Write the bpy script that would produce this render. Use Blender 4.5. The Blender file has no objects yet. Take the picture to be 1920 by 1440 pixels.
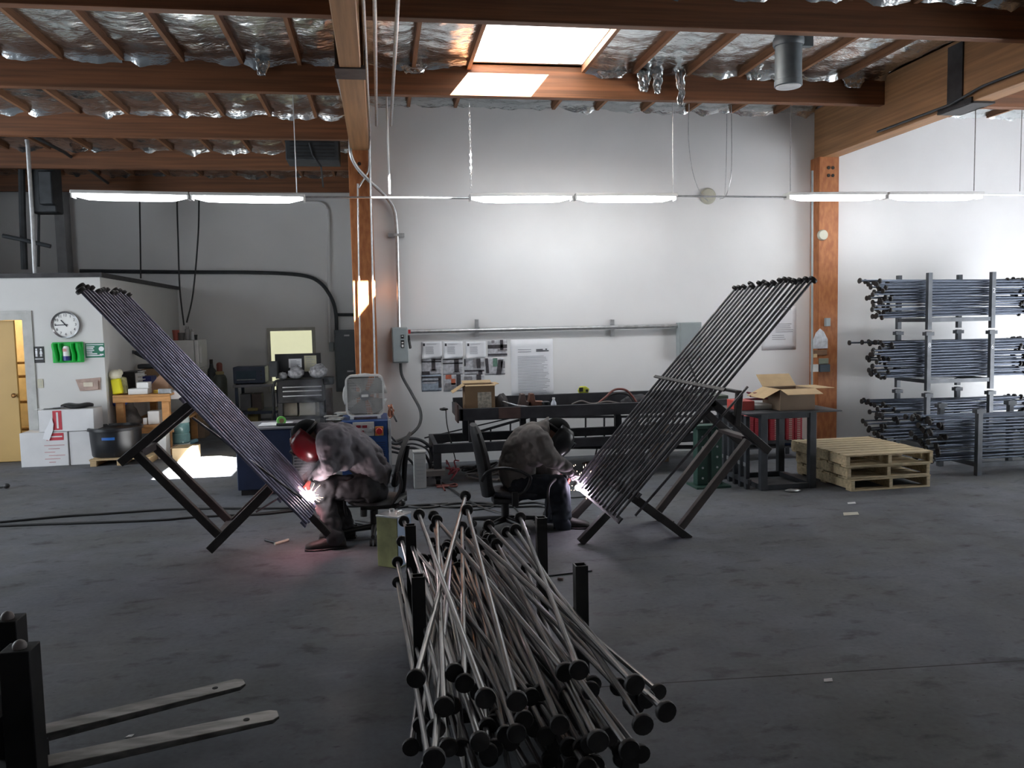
import bpy, math, random
from mathutils import Vector, Matrix, noise
random.seed(7)
SC = bpy.context.scene
COL = SC.collection
pi = math.pi
# ---------------------------------------------------------------- camera
CAM_H = 1.8
FPX = 1546.0
AX_R = Vector((0.98721548, -0.0330582, 0.15592549))     # world X seen in camera axes (right, down, forward)
AX_D = Vector((-0.15797088, -0.07261565, 0.98477011))   # world Y
AX_U = Vector((-0.0212321, -0.99681198, -0.07690952))   # world Z
cd = bpy.data.cameras.new('camera'); cam = bpy.data.objects.new('camera', cd); COL.objects.link(cam)
cd.sensor_fit = 'HORIZONTAL'; cd.sensor_width = 36.0; cd.lens = FPX / 1920 * 36.0
cd.clip_start = 0.05; cd.clip_end = 200
def c2w(v):   # camera-axes vector to world
    return Vector((v.dot(AX_R), v.dot(AX_D), v.dot(AX_U)))
cx_, cy_, cz_ = c2w(Vector((1, 0, 0))), c2w(Vector((0, -1, 0))), c2w(Vector((0, 0, -1)))
cam.matrix_world = Matrix(((cx_.x, cy_.x, cz_.x, 0), (cx_.y, cy_.y, cz_.y, 0), (cx_.z, cy_.z, cz_.z, CAM_H), (0, 0, 0, 1)))
SC.camera = cam
# ---------------------------------------------------------------- exposure, world, lights
SC.view_settings.view_transform = 'Standard'
SC.view_settings.look = 'None'
SC.view_settings.exposure = 0.75
SC.view_settings.gamma = 1.0
SC.view_settings.use_curve_mapping = False
try:
    SC.cycles.use_denoising = True
    SC.cycles.max_bounces = 7
    SC.cycles.caustics_reflective = False
    SC.cycles.caustics_refractive = False
    SC.cycles.sample_clamp_indirect = 30.0
except Exception:
    pass
W = bpy.data.worlds.new('World'); SC.world = W; W.use_nodes = True
bg = W.node_tree.nodes['Background']; bg.inputs[0].default_value = (0.86, 0.93, 1.0, 1); bg.inputs[1].default_value = 3.6
def light(name, kind, loc, energy, color=(1, 1, 1), direction=None, **kw):
    l = bpy.data.lights.new(name, kind); l.energy = energy; l.color = color
    for k, v in kw.items(): setattr(l, k, v)
    o = bpy.data.objects.new(name, l); COL.objects.link(o); o.location = loc
    if direction is not None:
        o.rotation_euler = Vector(direction).to_track_quat('-Z', 'Y').to_euler()
    return o
SUN = Vector((-0.845, 0.71, -1.0))
light('sun', 'SUN', (8, -8, 14), 170.0, (1.0, 0.98, 0.95), SUN, angle=0.009)
def portal(name, loc, direction, sx, sy):
    o = light(name, 'AREA', loc, 1.0, (1, 1, 1), direction, shape='RECTANGLE', size=sx, size_y=sy)
    o.data.cycles.is_portal = True
    return o
portal('skylight_portal', (1.64, 7.84, 4.88), (0, 0, -1), 1.2, 2.1)
portal('added_right_door_portal', (11.55, 5.5, 1.7), (-1, 0, 0), 4.6, 3.4)  # sky light through an assumed, unseen right door opening added for the bay
portal('added_left_door_portal', (-7.85, 7.8, 2.05), (1, 0, 0), 4.8, 4.1)  # sky light through an unseen left door opening, added to brighten the bay
# ---------------------------------------------------------------- pixel helpers (image point -> point in the room at a known depth)
def ray(x, y):
    return c2w(Vector((x - 960.0, y - 720.0, FPX)))
def PY(x, y, Y):
    q = ray(x, y); s = Y / q.y; return Vector((q.x * s, Y, CAM_H + q.z * s))
def PF(x, y, z=0.0):
    q = ray(x, y); s = (z - CAM_H) / q.z; return Vector((q.x * s, q.y * s, z))
def PX(x, y, X):
    q = ray(x, y); s = X / q.x; return Vector((X, q.y * s, CAM_H + q.z * s))
# ---------------------------------------------------------------- mesh builder
class B:
    def __init__(s): s.v = []; s.f = []; s.m = []; s.mi = 0
    def add(s, vs, fs):
        n = len(s.v); s.v += [Vector(p) for p in vs]
        for f in fs: s.f.append([i + n for i in f]); s.m.append(s.mi)
        return s
    def box(s, lo, hi):
        (a, b, c), (d, e, f) = lo, hi
        return s.add([(a,b,c),(d,b,c),(d,e,c),(a,e,c),(a,b,f),(d,b,f),(d,e,f),(a,e,f)],
                     [(0,3,2,1),(4,5,6,7),(0,1,5,4),(1,2,6,5),(2,3,7,6),(3,0,4,7)])
    def cbox(s, c, size, M=None):
        x, y, z = size[0]/2, size[1]/2, size[2]/2
        vs = [Vector(p) for p in [(-x,-y,-z),(x,-y,-z),(x,y,-z),(-x,y,-z),(-x,-y,z),(x,-y,z),(x,y,z),(-x,y,z)]]
        if M is not None: vs = [M @ p for p in vs]
        c = Vector(c)
        return s.add([p + c for p in vs], [(0,3,2,1),(4,5,6,7),(0,1,5,4),(1,2,6,5),(2,3,7,6),(3,0,4,7)])
    def bar(s, p0, p1, w, h, up=(0, 0, 1), hollow=0):
        p0, p1 = Vector(p0), Vector(p1); d = (p1 - p0).normalized(); up = Vector(up)
        if abs(d.dot(up)) > 0.98: up = Vector((0, 1, 0))
        a = d.cross(up).normalized(); b = a.cross(d).normalized()
        def ring(p, k): return [p + a*(sx*(w/2-k)) + b*(sy*(h/2-k)) for sx, sy in ((-1,-1),(1,-1),(1,1),(-1,1))]
        if not hollow:
            return s.add(ring(p0,0)+ring(p1,0), [(3,2,1,0),(4,5,6,7),(0,1,5,4),(1,2,6,5),(2,3,7,6),(3,0,4,7)])
        vs = ring(p0,0)+ring(p1,0)+ring(p0,hollow)+ring(p1,hollow); fs = []
        for i in range(4):
            j = (i+1) % 4
            fs += [(i,j,j+4,i+4),(8+j,8+i,12+i,12+j),(j,i,8+i,8+j),(4+i,4+j,12+j,12+i)]
        return s.add(vs, fs)
    def tube(s, pts, r, n=8, closed=False, caps=True, rs=None):
        pts = [Vector(p) for p in pts]; N = len(pts); rings = []; prev = None
        for i, p in enumerate(pts):
            if closed: t = (pts[(i+1) % N] - pts[i-1])
            else: t = pts[min(i+1, N-1)] - pts[max(i-1, 0)]
            t = t.normalized() if t.length > 1e-9 else Vector((0,0,1))
            if prev is None:
                u = Vector((0,0,1)) if abs(t.z) < 0.95 else Vector((1,0,0))
                a = t.cross(u).normalized()
            else:
                a = (prev - t * prev.dot(t))
                a = a.normalized() if a.length > 1e-6 else t.orthogonal().normalized()
            prev = a; b = t.cross(a); rr = rs[i] if rs else r
            rings.append([p + (a*math.cos(2*pi*k/n) + b*math.sin(2*pi*k/n))*rr for k in range(n)])
        vs = [q for R in rings for q in R]; fs = []
        M = N if closed else N-1
        for i in range(M):
            for k in range(n):
                A = i*n; Bn = ((i+1) % N)*n
                fs.append((A+k, A+(k+1) % n, Bn+(k+1) % n, Bn+k))
        if caps and not closed: fs += [tuple(range(n-1,-1,-1)), tuple((N-1)*n+k for k in range(n))]
        return s.add(vs, fs)
    def cyl(s, p0, p1, r, n=16, r1=None): return s.tube([p0, p1], r, n, rs=[r, r if r1 is None else r1])
    def lathe(s, prof, c=(0,0,0), axis=(0,0,1), n=24):
        c = Vector(c); ax = Vector(axis).normalized(); a = ax.orthogonal().normalized(); b = ax.cross(a)
        vs = []; fs = []
        for r, h in prof:
            for k in range(n):
                t = 2*pi*k/n; vs.append(c + ax*h + (a*math.cos(t) + b*math.sin(t))*max(r, 1e-4))
        for i in range(len(prof)-1):
            for k in range(n): fs.append((i*n+k, i*n+(k+1) % n, (i+1)*n+(k+1) % n, (i+1)*n+k))
        fs += [tuple(range(n-1,-1,-1)), tuple((len(prof)-1)*n+k for k in range(n))]
        return s.add(vs, fs)
    def quad(s, *p): return s.add(p, [tuple(range(len(p)))])
    def prism(s, poly, off):     # poly: 3D points of a planar outline, off: extrusion vector
        off = Vector(off); n = len(poly); vs = [Vector(p) for p in poly]; vs += [p + off for p in vs]
        return s.add(vs, [tuple(range(n-1,-1,-1)), tuple(range(n, 2*n))] + [(i,(i+1) % n,(i+1) % n+n,i+n) for i in range(n)])
    def sph(s, c, r, n=12, m=8, sc=(1,1,1)):
        c = Vector(c); vs = []; fs = []
        for i in range(m+1):
            t = pi*i/m
            for k in range(n):
                u = 2*pi*k/n; vs.append(c + Vector((math.sin(t)*math.cos(u)*sc[0], math.sin(t)*math.sin(u)*sc[1], math.cos(t)*sc[2]))*r)
        for i in range(m):
            for k in range(n): fs.append((i*n+k, (i+1)*n+k, (i+1)*n+(k+1) % n, i*n+(k+1) % n))
        return s.add(vs, fs)
    def loft(s, secs):     # secs: (center, a-vector, b-vector) ellipses
        n = 14; vs = []; fs = []
        for c, a, b in secs:
            c, a, b = Vector(c), Vector(a), Vector(b)
            vs += [c + a*math.cos(2*pi*k/n) + b*math.sin(2*pi*k/n) for k in range(n)]
        for i in range(len(secs)-1):
            for k in range(n): fs.append((i*n+k, i*n+(k+1) % n, (i+1)*n+(k+1) % n, (i+1)*n+k))
        fs += [tuple(range(n-1,-1,-1)), tuple((len(secs)-1)*n+k for k in range(n))]
        return s.add(vs, fs)
def obj(name, b, mats, parent=None, origin=None, local=False, smooth=35, bev=0):
    if not isinstance(mats, (list, tuple)): mats = [mats]
    o_ = Vector((0,0,0))
    if parent is not None and not local:
        p = parent
        while p is not None: o_ = o_ + p.location; p = p.parent
    if origin is not None and parent is None: o_ = Vector(origin)
    me = bpy.data.meshes.new(name)
    me.from_pydata([tuple(v - o_) for v in b.v], [], b.f); me.update()
    for m in mats: me.materials.append(m)
    for p, k in zip(me.polygons, b.m): p.material_index = k
    if smooth:
        me.polygons.foreach_set('use_smooth', [True]*len(me.polygons))
        me.set_sharp_from_angle(angle=math.radians(smooth))
    o = bpy.data.objects.new(name, me); COL.objects.link(o)
    if parent is not None: o.parent = parent
    elif origin is not None: o.location = Vector(origin)
    if bev:
        md = o.modifiers.new('bevel', 'BEVEL'); md.width = bev; md.segments = 2; md.limit_method = 'ANGLE'; md.angle_limit = 0.6
    return o
def tag(o, label, cat, group=None):
    o['label'] = label; o['category'] = cat
    if group: o['group'] = group
    return o
def thing(name, label, cat, loc=(0,0,0), group=None, rz=0):
    o = bpy.data.objects.new(name, None); COL.objects.link(o); o.location = Vector(loc); o.rotation_euler = (0,0,rz)
    o.empty_display_size = 0.1
    return tag(o, label, cat, group)
def solo(name, label, cat, b, mats, group=None, origin=None, smooth=35, bev=0):
    if origin is None:
        n = len(b.v); origin = (sum(v.x for v in b.v)/n, sum(v.y for v in b.v)/n, min(v.z for v in b.v))
    return tag(obj(name, b, mats, None, origin, smooth=smooth, bev=bev), label, cat, group)
def struct(name, b, mats, smooth=35, bev=0):
    o = obj(name, b, mats, None, smooth=smooth, bev=bev); o['kind'] = 'structure'; return o
def copy_tree(o, parent=None):
    c = o.copy(); COL.objects.link(c)
    if parent is not None: c.parent = parent
    for ch in list(o.children): copy_tree(ch, c)
    return c
def bez(pts, n=8):       # smooth curve through points (Catmull-Rom)
    P = [Vector(p) for p in pts]; out = []
    for i in range(len(P)-1):
        p0, p1, p2, p3 = P[max(i-1,0)], P[i], P[i+1], P[min(i+2,len(P)-1)]
        for k in range(n):
            t = k/n; out.append(0.5*((2*p1) + (p2-p0)*t + (2*p0-5*p1+4*p2-p3)*t*t + (3*p1-p0-3*p2+p3)*t**3))
    return out + [P[-1]]
# ---------------------------------------------------------------- materials
def mat(name, col, rough=0.6, metal=0.0, var=0.12, scale=6.0, bump=0.0, bscale=60.0, col2=None, emit=0, stretch=None, spec=0.5, detail=4.0, lo=0.35, hi=0.65):
    m = bpy.data.materials.new(name); m.use_nodes = True; nt = m.node_tree; N = nt.nodes; L = nt.links
    p = N['Principled BSDF']; p.inputs['Roughness'].default_value = rough; p.inputs['Metallic'].default_value = metal
    p.inputs['Specular IOR Level'].default_value = spec
    tc = N.new('ShaderNodeTexCoord'); src = tc.outputs['Object']
    if stretch:
        mp = N.new('ShaderNodeMapping'); mp.inputs['Scale'].default_value = stretch; L.new(src, mp.inputs['Vector']); src = mp.outputs[0]
    nz = N.new('ShaderNodeTexNoise'); nz.inputs['Scale'].default_value = scale; nz.inputs['Detail'].default_value = detail; L.new(src, nz.inputs['Vector'])
    cr = N.new('ShaderNodeValToRGB')
    c2 = col2 if col2 else tuple(min(1, c*(1+var)) for c in col); c1 = col if col2 else tuple(c*(1-var) for c in col)
    cr.color_ramp.elements[0].color = (*c1, 1); cr.color_ramp.elements[1].color = (*c2, 1)
    cr.color_ramp.elements[0].position = lo; cr.color_ramp.elements[1].position = hi
    L.new(nz.outputs['Fac'], cr.inputs[0]); L.new(cr.outputs[0], p.inputs['Base Color'])
    if bump:
        n2 = N.new('ShaderNodeTexNoise'); n2.inputs['Scale'].default_value = bscale; n2.inputs['Detail'].default_value = 3; L.new(src, n2.inputs['Vector'])
        bp = N.new('ShaderNodeBump'); bp.inputs['Strength'].default_value = bump; bp.inputs['Distance'].default_value = 0.01
        L.new(n2.outputs['Fac'], bp.inputs['Height']); L.new(bp.outputs[0], p.inputs['Normal'])
    if emit:
        p.inputs['Emission Color'].default_value = (*col, 1); p.inputs['Emission Strength'].default_value = emit
    return m
def srgb(r, g, b):
    f = lambda c: ((c/255)/12.92 if c/255 <= 0.04045 else ((c/255+0.055)/1.055)**2.4)
    return (f(r), f(g), f(b))
M_wall = mat('white_wall_paint', (0.80, 0.80, 0.80), 0.55, var=0.025, scale=1.2, bump=0.05, bscale=35)
M_gwall = mat('grey_wall_paint', (0.85, 0.845, 0.84), 0.6, var=0.03, scale=1.0, bump=0.05, bscale=35)
M_foil = mat('silver_foil', (0.72, 0.76, 0.77), 0.25, 1.0, var=0.05, scale=3, bump=0.85, bscale=15, stretch=(1.0, 2.2, 1.0))
M_beam = mat('brown_glulam', (0.17, 0.066, 0.026), 0.6, var=0.3, scale=3, stretch=(0.25, 3, 9), bump=0.15, bscale=20)
M_girder = mat('tan_glulam', (0.33, 0.17, 0.075), 0.6, var=0.2, scale=3, stretch=(9, 0.3, 9), bump=0.1, bscale=20)
M_joist = mat('joist_pine', (0.24, 0.11, 0.05), 0.65, var=0.25, scale=4, stretch=(6, 0.4, 6))
M_post = mat('orange_post_wood', (0.30, 0.095, 0.028), 0.6, scale=10, stretch=(2.2, 2.2, 0.8), bump=0.1, bscale=30, col2=(0.44, 0.165, 0.055), detail=6)
M_dsteel = mat('dark_steel', (0.030, 0.028, 0.030), 0.55, 0.3, var=0.35, scale=9, bump=0.1)
M_bolt = mat('black_bolt', (0.03, 0.025, 0.02), 0.5, 0.5)
M_galv = mat('galvanized_steel', (0.52, 0.53, 0.54), 0.38, 0.85, var=0.12, scale=20)
M_white = mat('white_enamel', (0.82, 0.82, 0.80), 0.4, var=0.02)
M_black = mat('black_plastic', (0.016, 0.016, 0.017), 0.45, var=0.3, scale=20)
# floor: dark worn concrete with stains and one saw-cut joint
def floor_mat():
    m = bpy.data.materials.new('worn_concrete'); m.use_nodes = True; nt = m.node_tree; N = nt.nodes; L = nt.links
    p = N['Principled BSDF']; p.inputs['Specular IOR Level'].default_value = 0.3; tc = N.new('ShaderNodeTexCoord')
    def nz(sc, det, st=None):
        n = N.new('ShaderNodeTexNoise'); n.inputs['Scale'].default_value = sc; n.inputs['Detail'].default_value = det; n.inputs['Roughness'].default_value = 0.6
        if st:
            mp = N.new('ShaderNodeMapping'); mp.inputs['Scale'].default_value = st; L.new(tc.outputs['Object'], mp.inputs[0]); L.new(mp.outputs[0], n.inputs['Vector'])
        else: L.new(tc.outputs['Object'], n.inputs['Vector'])
        return n.outputs['Fac']
    def ramp(src, stops):
        c = N.new('ShaderNodeValToRGB'); el = c.color_ramp.elements
        while len(el) < len(stops): el.new(0.5)
        for e, (pos, col) in zip(el, stops): e.position = pos; e.color = (*col, 1)
        L.new(src, c.inputs[0]); return c.outputs[0]
    def mul(a, b, fac=1.0, mode='MULTIPLY'):
        x = N.new('ShaderNodeMix'); x.data_type = 'RGBA'; x.blend_type = mode; x.inputs[0].default_value = fac
        L.new(a, x.inputs[6]); L.new(b, x.inputs[7]); return x.outputs[2]
    base = ramp(nz(0.55, 6), [(0.3, (0.092, 0.099, 0.115)), (0.7, (0.158, 0.168, 0.190))])
    spots = ramp(nz(4.0, 7, (1, 1.6, 1)), [(0.30, (0.30, 0.29, 0.28)), (0.44, (1, 1, 1))])
    tint = ramp(nz(1.1, 3), [(0.35, (1.0, 0.97, 0.86)), (0.6, (1, 1, 1))]); specks = ramp(nz(14, 3, (1, 2.5, 1)), [(0.27, (0.3, 0.3, 0.3)), (0.34, (1, 1, 1))])
    fine = ramp(nz(30, 4), [(0.3, (0.8, 0.8, 0.8)), (0.6, (1, 1, 1))])
    scuff = ramp(nz(2.2, 5, (1, 5, 1)), [(0.62, (0, 0, 0)), (0.78, (0.05, 0.05, 0.055))])
    c = mul(mul(mul(mul(base, spots, 0.75), fine, 0.8), tint, 1.0), specks, 0.8); c = mul(c, scuff, 1.0, 'ADD')
    sx = N.new('ShaderNodeSeparateXYZ'); L.new(tc.outputs['Object'], sx.inputs[0])
    # y + 0.066 x == 3.87 -> joint
    k = N.new('ShaderNodeMath'); k.operation = 'MULTIPLY_ADD'; k.inputs[1].default_value = 0.066; L.new(sx.outputs[0], k.inputs[0]); L.new(sx.outputs[1], k.inputs[2])
    d = N.new('ShaderNodeMath'); d.operation = 'COMPARE'; d.inputs[1].default_value = 3.87; d.inputs[2].default_value = 0.006; L.new(k.outputs[0], d.inputs[0])
    g = N.new('ShaderNodeMath'); g.operation = 'GREATER_THAN'; g.inputs[1].default_value = 0.7; L.new(sx.outputs[0], g.inputs[0])
    dd = N.new('ShaderNodeMath'); dd.operation = 'MULTIPLY'; L.new(d.outputs[0], dd.inputs[0]); L.new(g.outputs[0], dd.inputs[1])
    j = N.new('ShaderNodeMix'); j.data_type = 'RGBA'; L.new(dd.outputs[0], j.inputs[0]); L.new(c, j.inputs[6]); j.inputs[7].default_value = (0.03, 0.03, 0.03, 1)
    L.new(j.outputs[2], p.inputs['Base Color'])
    rr = ramp(nz(3.0, 4), [(0.3, (0.60, 0.60, 0.60)), (0.7, (0.85, 0.85, 0.85))]); L.new(rr, p.inputs['Roughness'])
    bp = N.new('ShaderNodeBump'); bp.inputs['Strength'].default_value = 0.12; bp.inputs['Distance'].default_value = 0.004
    L.new(nz(45, 4), bp.inputs['Height']); L.new(bp.outputs[0], p.inputs['Normal'])
    return m
M_floor = floor_mat()
# ---------------------------------------------------------------- shell
DW = 10.5; YB = 16.5; XO = -3.76; YO = 12.1; ZO = 2.51
b = B().box((-8, -4.2, -0.15), (40, YB + 0.2, 0)); struct('floor', b, M_floor)
struct('wall_back', B().box((-0.14, DW, 0), (11.7, DW + 0.18, 4.9)), M_wall)
struct('wall_return', B().box((-0.14, DW + 0.18, 0), (0.04, YB, 4.9)), M_gwall)
struct('wall_rear', B().box((-8, YB, 0), (0.04, YB + 0.18, 4.9)), M_gwall)
struct('wall_left', B().box((-8.0, -4, 0), (-7.8, 5.4, 4.9)).box((-8.0, 10.2, 0), (-7.8, YB, 4.9)).box((-8.0, 5.4, 4.1), (-7.8, 10.2, 4.9)), M_gwall)  # the gap is an added out-of-view opening that lets daylight into the left bay
struct('wall_front', B().box((-8, -4.2, 0), (11.7, -4.0, 4.9)), M_gwall)
b = B().box((11.5, -4, 0), (11.7, 3.2, 4.9)).box((11.5, 7.8, 0), (11.7, DW, 4.9)).box((11.5, 3.2, 3.4), (11.7, 7.8, 4.9)); struct('wall_right', b, M_wall)  # the gap is an assumed out-of-view opening, added to let daylight in from the right
# roof deck with the skylight opening
SX0, SX1, SY0, SY1 = 1.05, 2.24, 6.82, 8.86
M_deck = mat('roof_deck', (0.2, 0.12, 0.07), 0.8)
b = B()
for lo, hi in [((-8, -4.2), (SX0-.05, YB + .2)), ((SX1+.05, -4.2), (11.7, YB + .2)), ((SX0-.05, -4.2), (SX1+.05, SY0-.05)), ((SX0-.05, SY1+.05), (SX1+.05, YB + .2))]:
    b.box((lo[0], lo[1], 4.62), (hi[0], hi[1], 4.72))
struct('roof_deck', b, M_deck)
M_curb = mat('white_curb', (0.8, 0.79, 0.76), 0.6, var=0.03)
b = B()
b.box((SX0 - .04, SY0 - .04, 4.53), (SX0, SY1 + .04, 4.85)).box((SX1, SY0 - .04, 4.53), (SX1 + .04, SY1 + .04, 4.85))
b.box((SX0, SY0 - .04, 4.53), (SX1, SY0, 4.85)).box((SX0, SY1, 4.53), (SX1, SY1 + .04, 4.85))
o = struct('window_1', b, M_curb)
bb = B().bar((SX0, 7.42, 4.76), (SX1, 7.42, 4.76), 0.03, 0.03); obj('crossbar', bb, M_galv, o)
M_pane = bpy.data.materials.new('skylight_acrylic'); M_pane.use_nodes = True
nt = M_pane.node_tree; nt.nodes.clear()
mo = nt.nodes.new('ShaderNodeOutputMaterial'); mx = nt.nodes.new('ShaderNodeMixShader'); tr = nt.nodes.new('ShaderNodeBsdfTransparent'); gl = nt.nodes.new('ShaderNodeBsdfGlossy')
gl.inputs['Roughness'].default_value = 0.05; tr.inputs[0].default_value = (0.95, 0.95, 0.95, 1)
fr = nt.nodes.new('ShaderNodeTexNoise'); fr.inputs['Scale'].default_value = 4; mul_ = nt.nodes.new('ShaderNodeMath'); mul_.operation = 'MULTIPLY'; mul_.inputs[1].default_value = 0.1
nt.links.new(fr.outputs[0], mul_.inputs[0]); nt.links.new(mul_.outputs[0], mx.inputs[0]); nt.links.new(tr.outputs[0], mx.inputs[1]); nt.links.new(gl.outputs[0], mx.inputs[2]); nt.links.new(mx.outputs[0], mo.inputs[0])
bb = B().box((SX0 - .03, SY0 - .03, 4.851), (SX1 + .03, SY1 + .03, 4.857)); obj('pane', bb, M_pane, o)
# purlins, joists, girders, posts
PUR = [2.3, 4.5, 6.72, 8.93]
def beam(name, lo, hi, m, bev=0.006): return struct(name, B().box(lo, hi), m, bev=bev)
XR0, XR1, ZP0, ZP1 = -0.05, 5.83, 4.19, 4.52
for y in PUR + [11.13, 13.33, 15.5]:
    beam('roof_beam', (-7.8, y, ZP0), (-0.28, y + 0.1, ZP1), M_beam)
for y in PUR:
    beam('roof_beam', (-0.06, y, ZP0), (5.84, y + 0.1, ZP1), M_beam)
    beam('roof_beam', (6.06, y, ZP0), (11.5, y + 0.1, ZP1), M_beam)
# girders run towards the camera, each in two lengths joined by a steel hinge strap
beam('girder', (-0.28, 7.15, 3.88), (-0.06, 10.5, 4.52), M_girder); beam('girder', (-0.255, -4, 3.88), (-0.085, 7.15, 4.52), M_girder)
beam('girder', (5.84, 7.7, 3.86), (6.06, 10.5, 4.52), M_girder); beam('girder', (5.84, -4, 3.86), (6.06, 7.7, 4.52), M_girder)
beam('girder', (-0.25, 10.5, 3.88), (-0.14, YB, 4.52), M_girder)
struct('trim_1', B().box((-0.295, 7.0, 3.868), (-0.045, 7.3, 3.9)).box((-0.293, 7.08, 3.88), (-0.282, 7.2, 4.42)).box((-0.058, 7.08, 3.88), (-0.046, 7.2, 4.42)), M_dsteel)
struct('trim_2', B().box((5.815, 7.48, 3.84), (6.085, 7.98, 3.86)).box((5.82, 7.48, 3.84), (5.842, 7.98, 3.90)).box((5.822, 7.62, 3.9), (5.842, 7.84, 4.48)).box((6.06, 7.62, 3.84), (6.085, 7.84, 4.48)), M_dsteel)
for x0, x1, nm, zt in [(-0.31, -0.04, 'post', 3.885), (5.79, 6.07, 'post', 3.865)]:
    p = struct(nm, B().box((x0, 10.27, 0), (x1, 10.5, zt)), M_post, bev=0.006)
    bb = B()
    for dx in (0.0, 0.075)[:1 if x0 < 0 else 2]:
        for zz in (3.72, 3.62): bb.cyl((x0 + 0.13 + dx*0.8, 10.28, zz), (x0 + 0.13 + dx*0.8, 10.262, zz), 0.022, 10)
    obj('bolt_heads', bb, M_bolt, p)
# joists
JX_L = [-0.725 - 0.573*k for k in range(13)]
JX_R = [0.44, 1.02, 2.27, 2.84, 3.45, 4.06, 4.67, 5.28]
JX_RR = [6.6 + 0.61*k for k in range(9)]
rows = [(PUR[i] + 0.1, PUR[i+1]) for i in range(3)] + [(9.03, 10.5)]
rowsL = [(PUR[i] + 0.1, PUR[i+1]) for i in range(3)] + [(9.03, 11.13), (11.23, 13.33), (13.43, 15.5), (15.6, YB)]
jm = {}
def joist(x, r):
    L_ = r[1] - r[0]; k = round(L_, 3)
    if k not in jm:
        jm[k] = B().box((-0.02, 0, 0), (0.02, L_, 0.1))
        o = obj('roof_joist', jm[k], M_joist); jm[k] = o
    else:
        o = jm[k].copy(); COL.objects.link(o)
    o.location = (x, r[0], 4.46); o['kind'] = 'structure'
for r in rowsL:
    for x in JX_L: joist(x, r)
for r in rows:
    for x in JX_R: joist(x, r)
    for x in JX_RR: joist(x, r)
# foil-faced insulation between the joists: crumpled, sagging, with torn lips at the beams
def foil_cell(b, x0, x1, y0, y1, seed):
    nx = 14; ny = max(8, int((y1-y0)*22)); vs = []; fs = []
    sag = random.uniform(0.02, 0.05)
    for j in range(ny+1):
        v = j/ny
        for i in range(nx+1):
            u = i/nx; x = x0 + (x1-x0)*u; y = y0 + (y1-y0)*v
            w = 4*u*(1-u)
            n1 = noise.noise(Vector((x*2.3+seed, y*4.5, seed*1.7))); n2 = noise.noise(Vector((x*9, y*11+seed, 3.1)))
            n3 = abs(noise.noise(Vector((x*4+y*7, y*19-x*3, seed))))
            z = 4.545 - sag*w + 0.03*n1*w + 0.014*n2*(0.4+w) - 0.03*n3
            e = min(v, 1-v)*(y1-y0)
            if e < 0.12: z -= (1-e/0.12)**2 * (0.06 + 0.045*noise.noise(Vector((x*5+seed, y*0.5, 9.0))) + 0.03*abs(n2))
            vs.append((x, y + 0.01*n2, min(z, 4.6)))
    for j in range(ny):
        for i in range(nx):
            a = j*(nx+1)+i; fs.append((a, a+nx+1, a+nx+2, a+1))
    b.add(vs, fs)
b = B(); sd = 0
for r in rowsL:
    xs = [-0.28] + JX_L + [-7.8]
    for k in range(len(xs)-1): sd += 1; foil_cell(b, xs[k+1], xs[k], r[0]-0.005, r[1]+0.005, sd)
for r in rows:
    xs = [-0.06] + JX_R + [5.84]
    for k in range(len(xs)-1):
        if abs(xs[k]-1.02) < .01 and abs(r[0]-6.82) < .01: continue
        sd += 1; foil_cell(b, xs[k], xs[k+1], r[0]-0.005, r[1]+0.005, sd)
    xs = [6.06] + JX_RR + [11.5]
    for k in range(len(xs)-1): sd += 1; foil_cell(b, xs[k], xs[k+1], r[0]-0.005, r[1]+0.005, sd)
b.box((-7.8, -4, 4.5), (11.5, 2.3, 4.52))
struct('ceiling', b, M_foil, smooth=180)
# office box in the left bay
b = B()
DX0, DX1, DZ = PY(-60, 600, YO).x, PY(52, 590, YO).x, PY(38, 590, YO).z
b.box((-7.8, YO, 0), (DX0, YO+.12, ZO)).box((DX1, YO, 0), (XO, YO+.12, ZO)).box((DX0, YO, DZ), (DX1, YO+.12, ZO))
b.box((XO-.12, YO+.12, 0), (XO, YB, ZO)); struct('wall_office', b, mat('office_paint', (.64, .635, .62), .6, var=.03, scale=1.2, bump=.05, bscale=35))
struct('office_roof', B().box((-7.8, YO-.04, ZO), (XO+.04, YB, ZO+.06)), M_dsteel)
# ================================================================ lamps, pipes and fittings high up
def curve_text(s, size, center, right, up, depth=0.002, bold=0.0):
    cu = bpy.data.curves.new('lettering', 'FONT'); cu.body = s; cu.size = size; cu.align_x = 'CENTER'; cu.align_y = 'CENTER'; cu.extrude = depth; cu.offset = bold
    t = bpy.data.objects.new('lettering', cu); COL.objects.link(t)
    dg = bpy.context.evaluated_depsgraph_get(); me = t.evaluated_get(dg).to_mesh()
    c, r, u = Vector(center), Vector(right), Vector(up); n = r.cross(u)
    b = B(); b.add([c + r*v.co.x + u*v.co.y + n*v.co.z for v in me.vertices], [tuple(p.vertices) for p in me.polygons])
    t.evaluated_get(dg).to_mesh_clear(); bpy.data.objects.remove(t); bpy.data.curves.remove(cu)
    return b
M_tube = mat('lamp_diffuser', (0.95, 0.98, 1.0), 0.4, var=0.0, emit=12.0)
M_hous = mat('lamp_housing', (0.75, 0.74, 0.72), 0.4, var=0.03)
LY = 9.3
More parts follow.
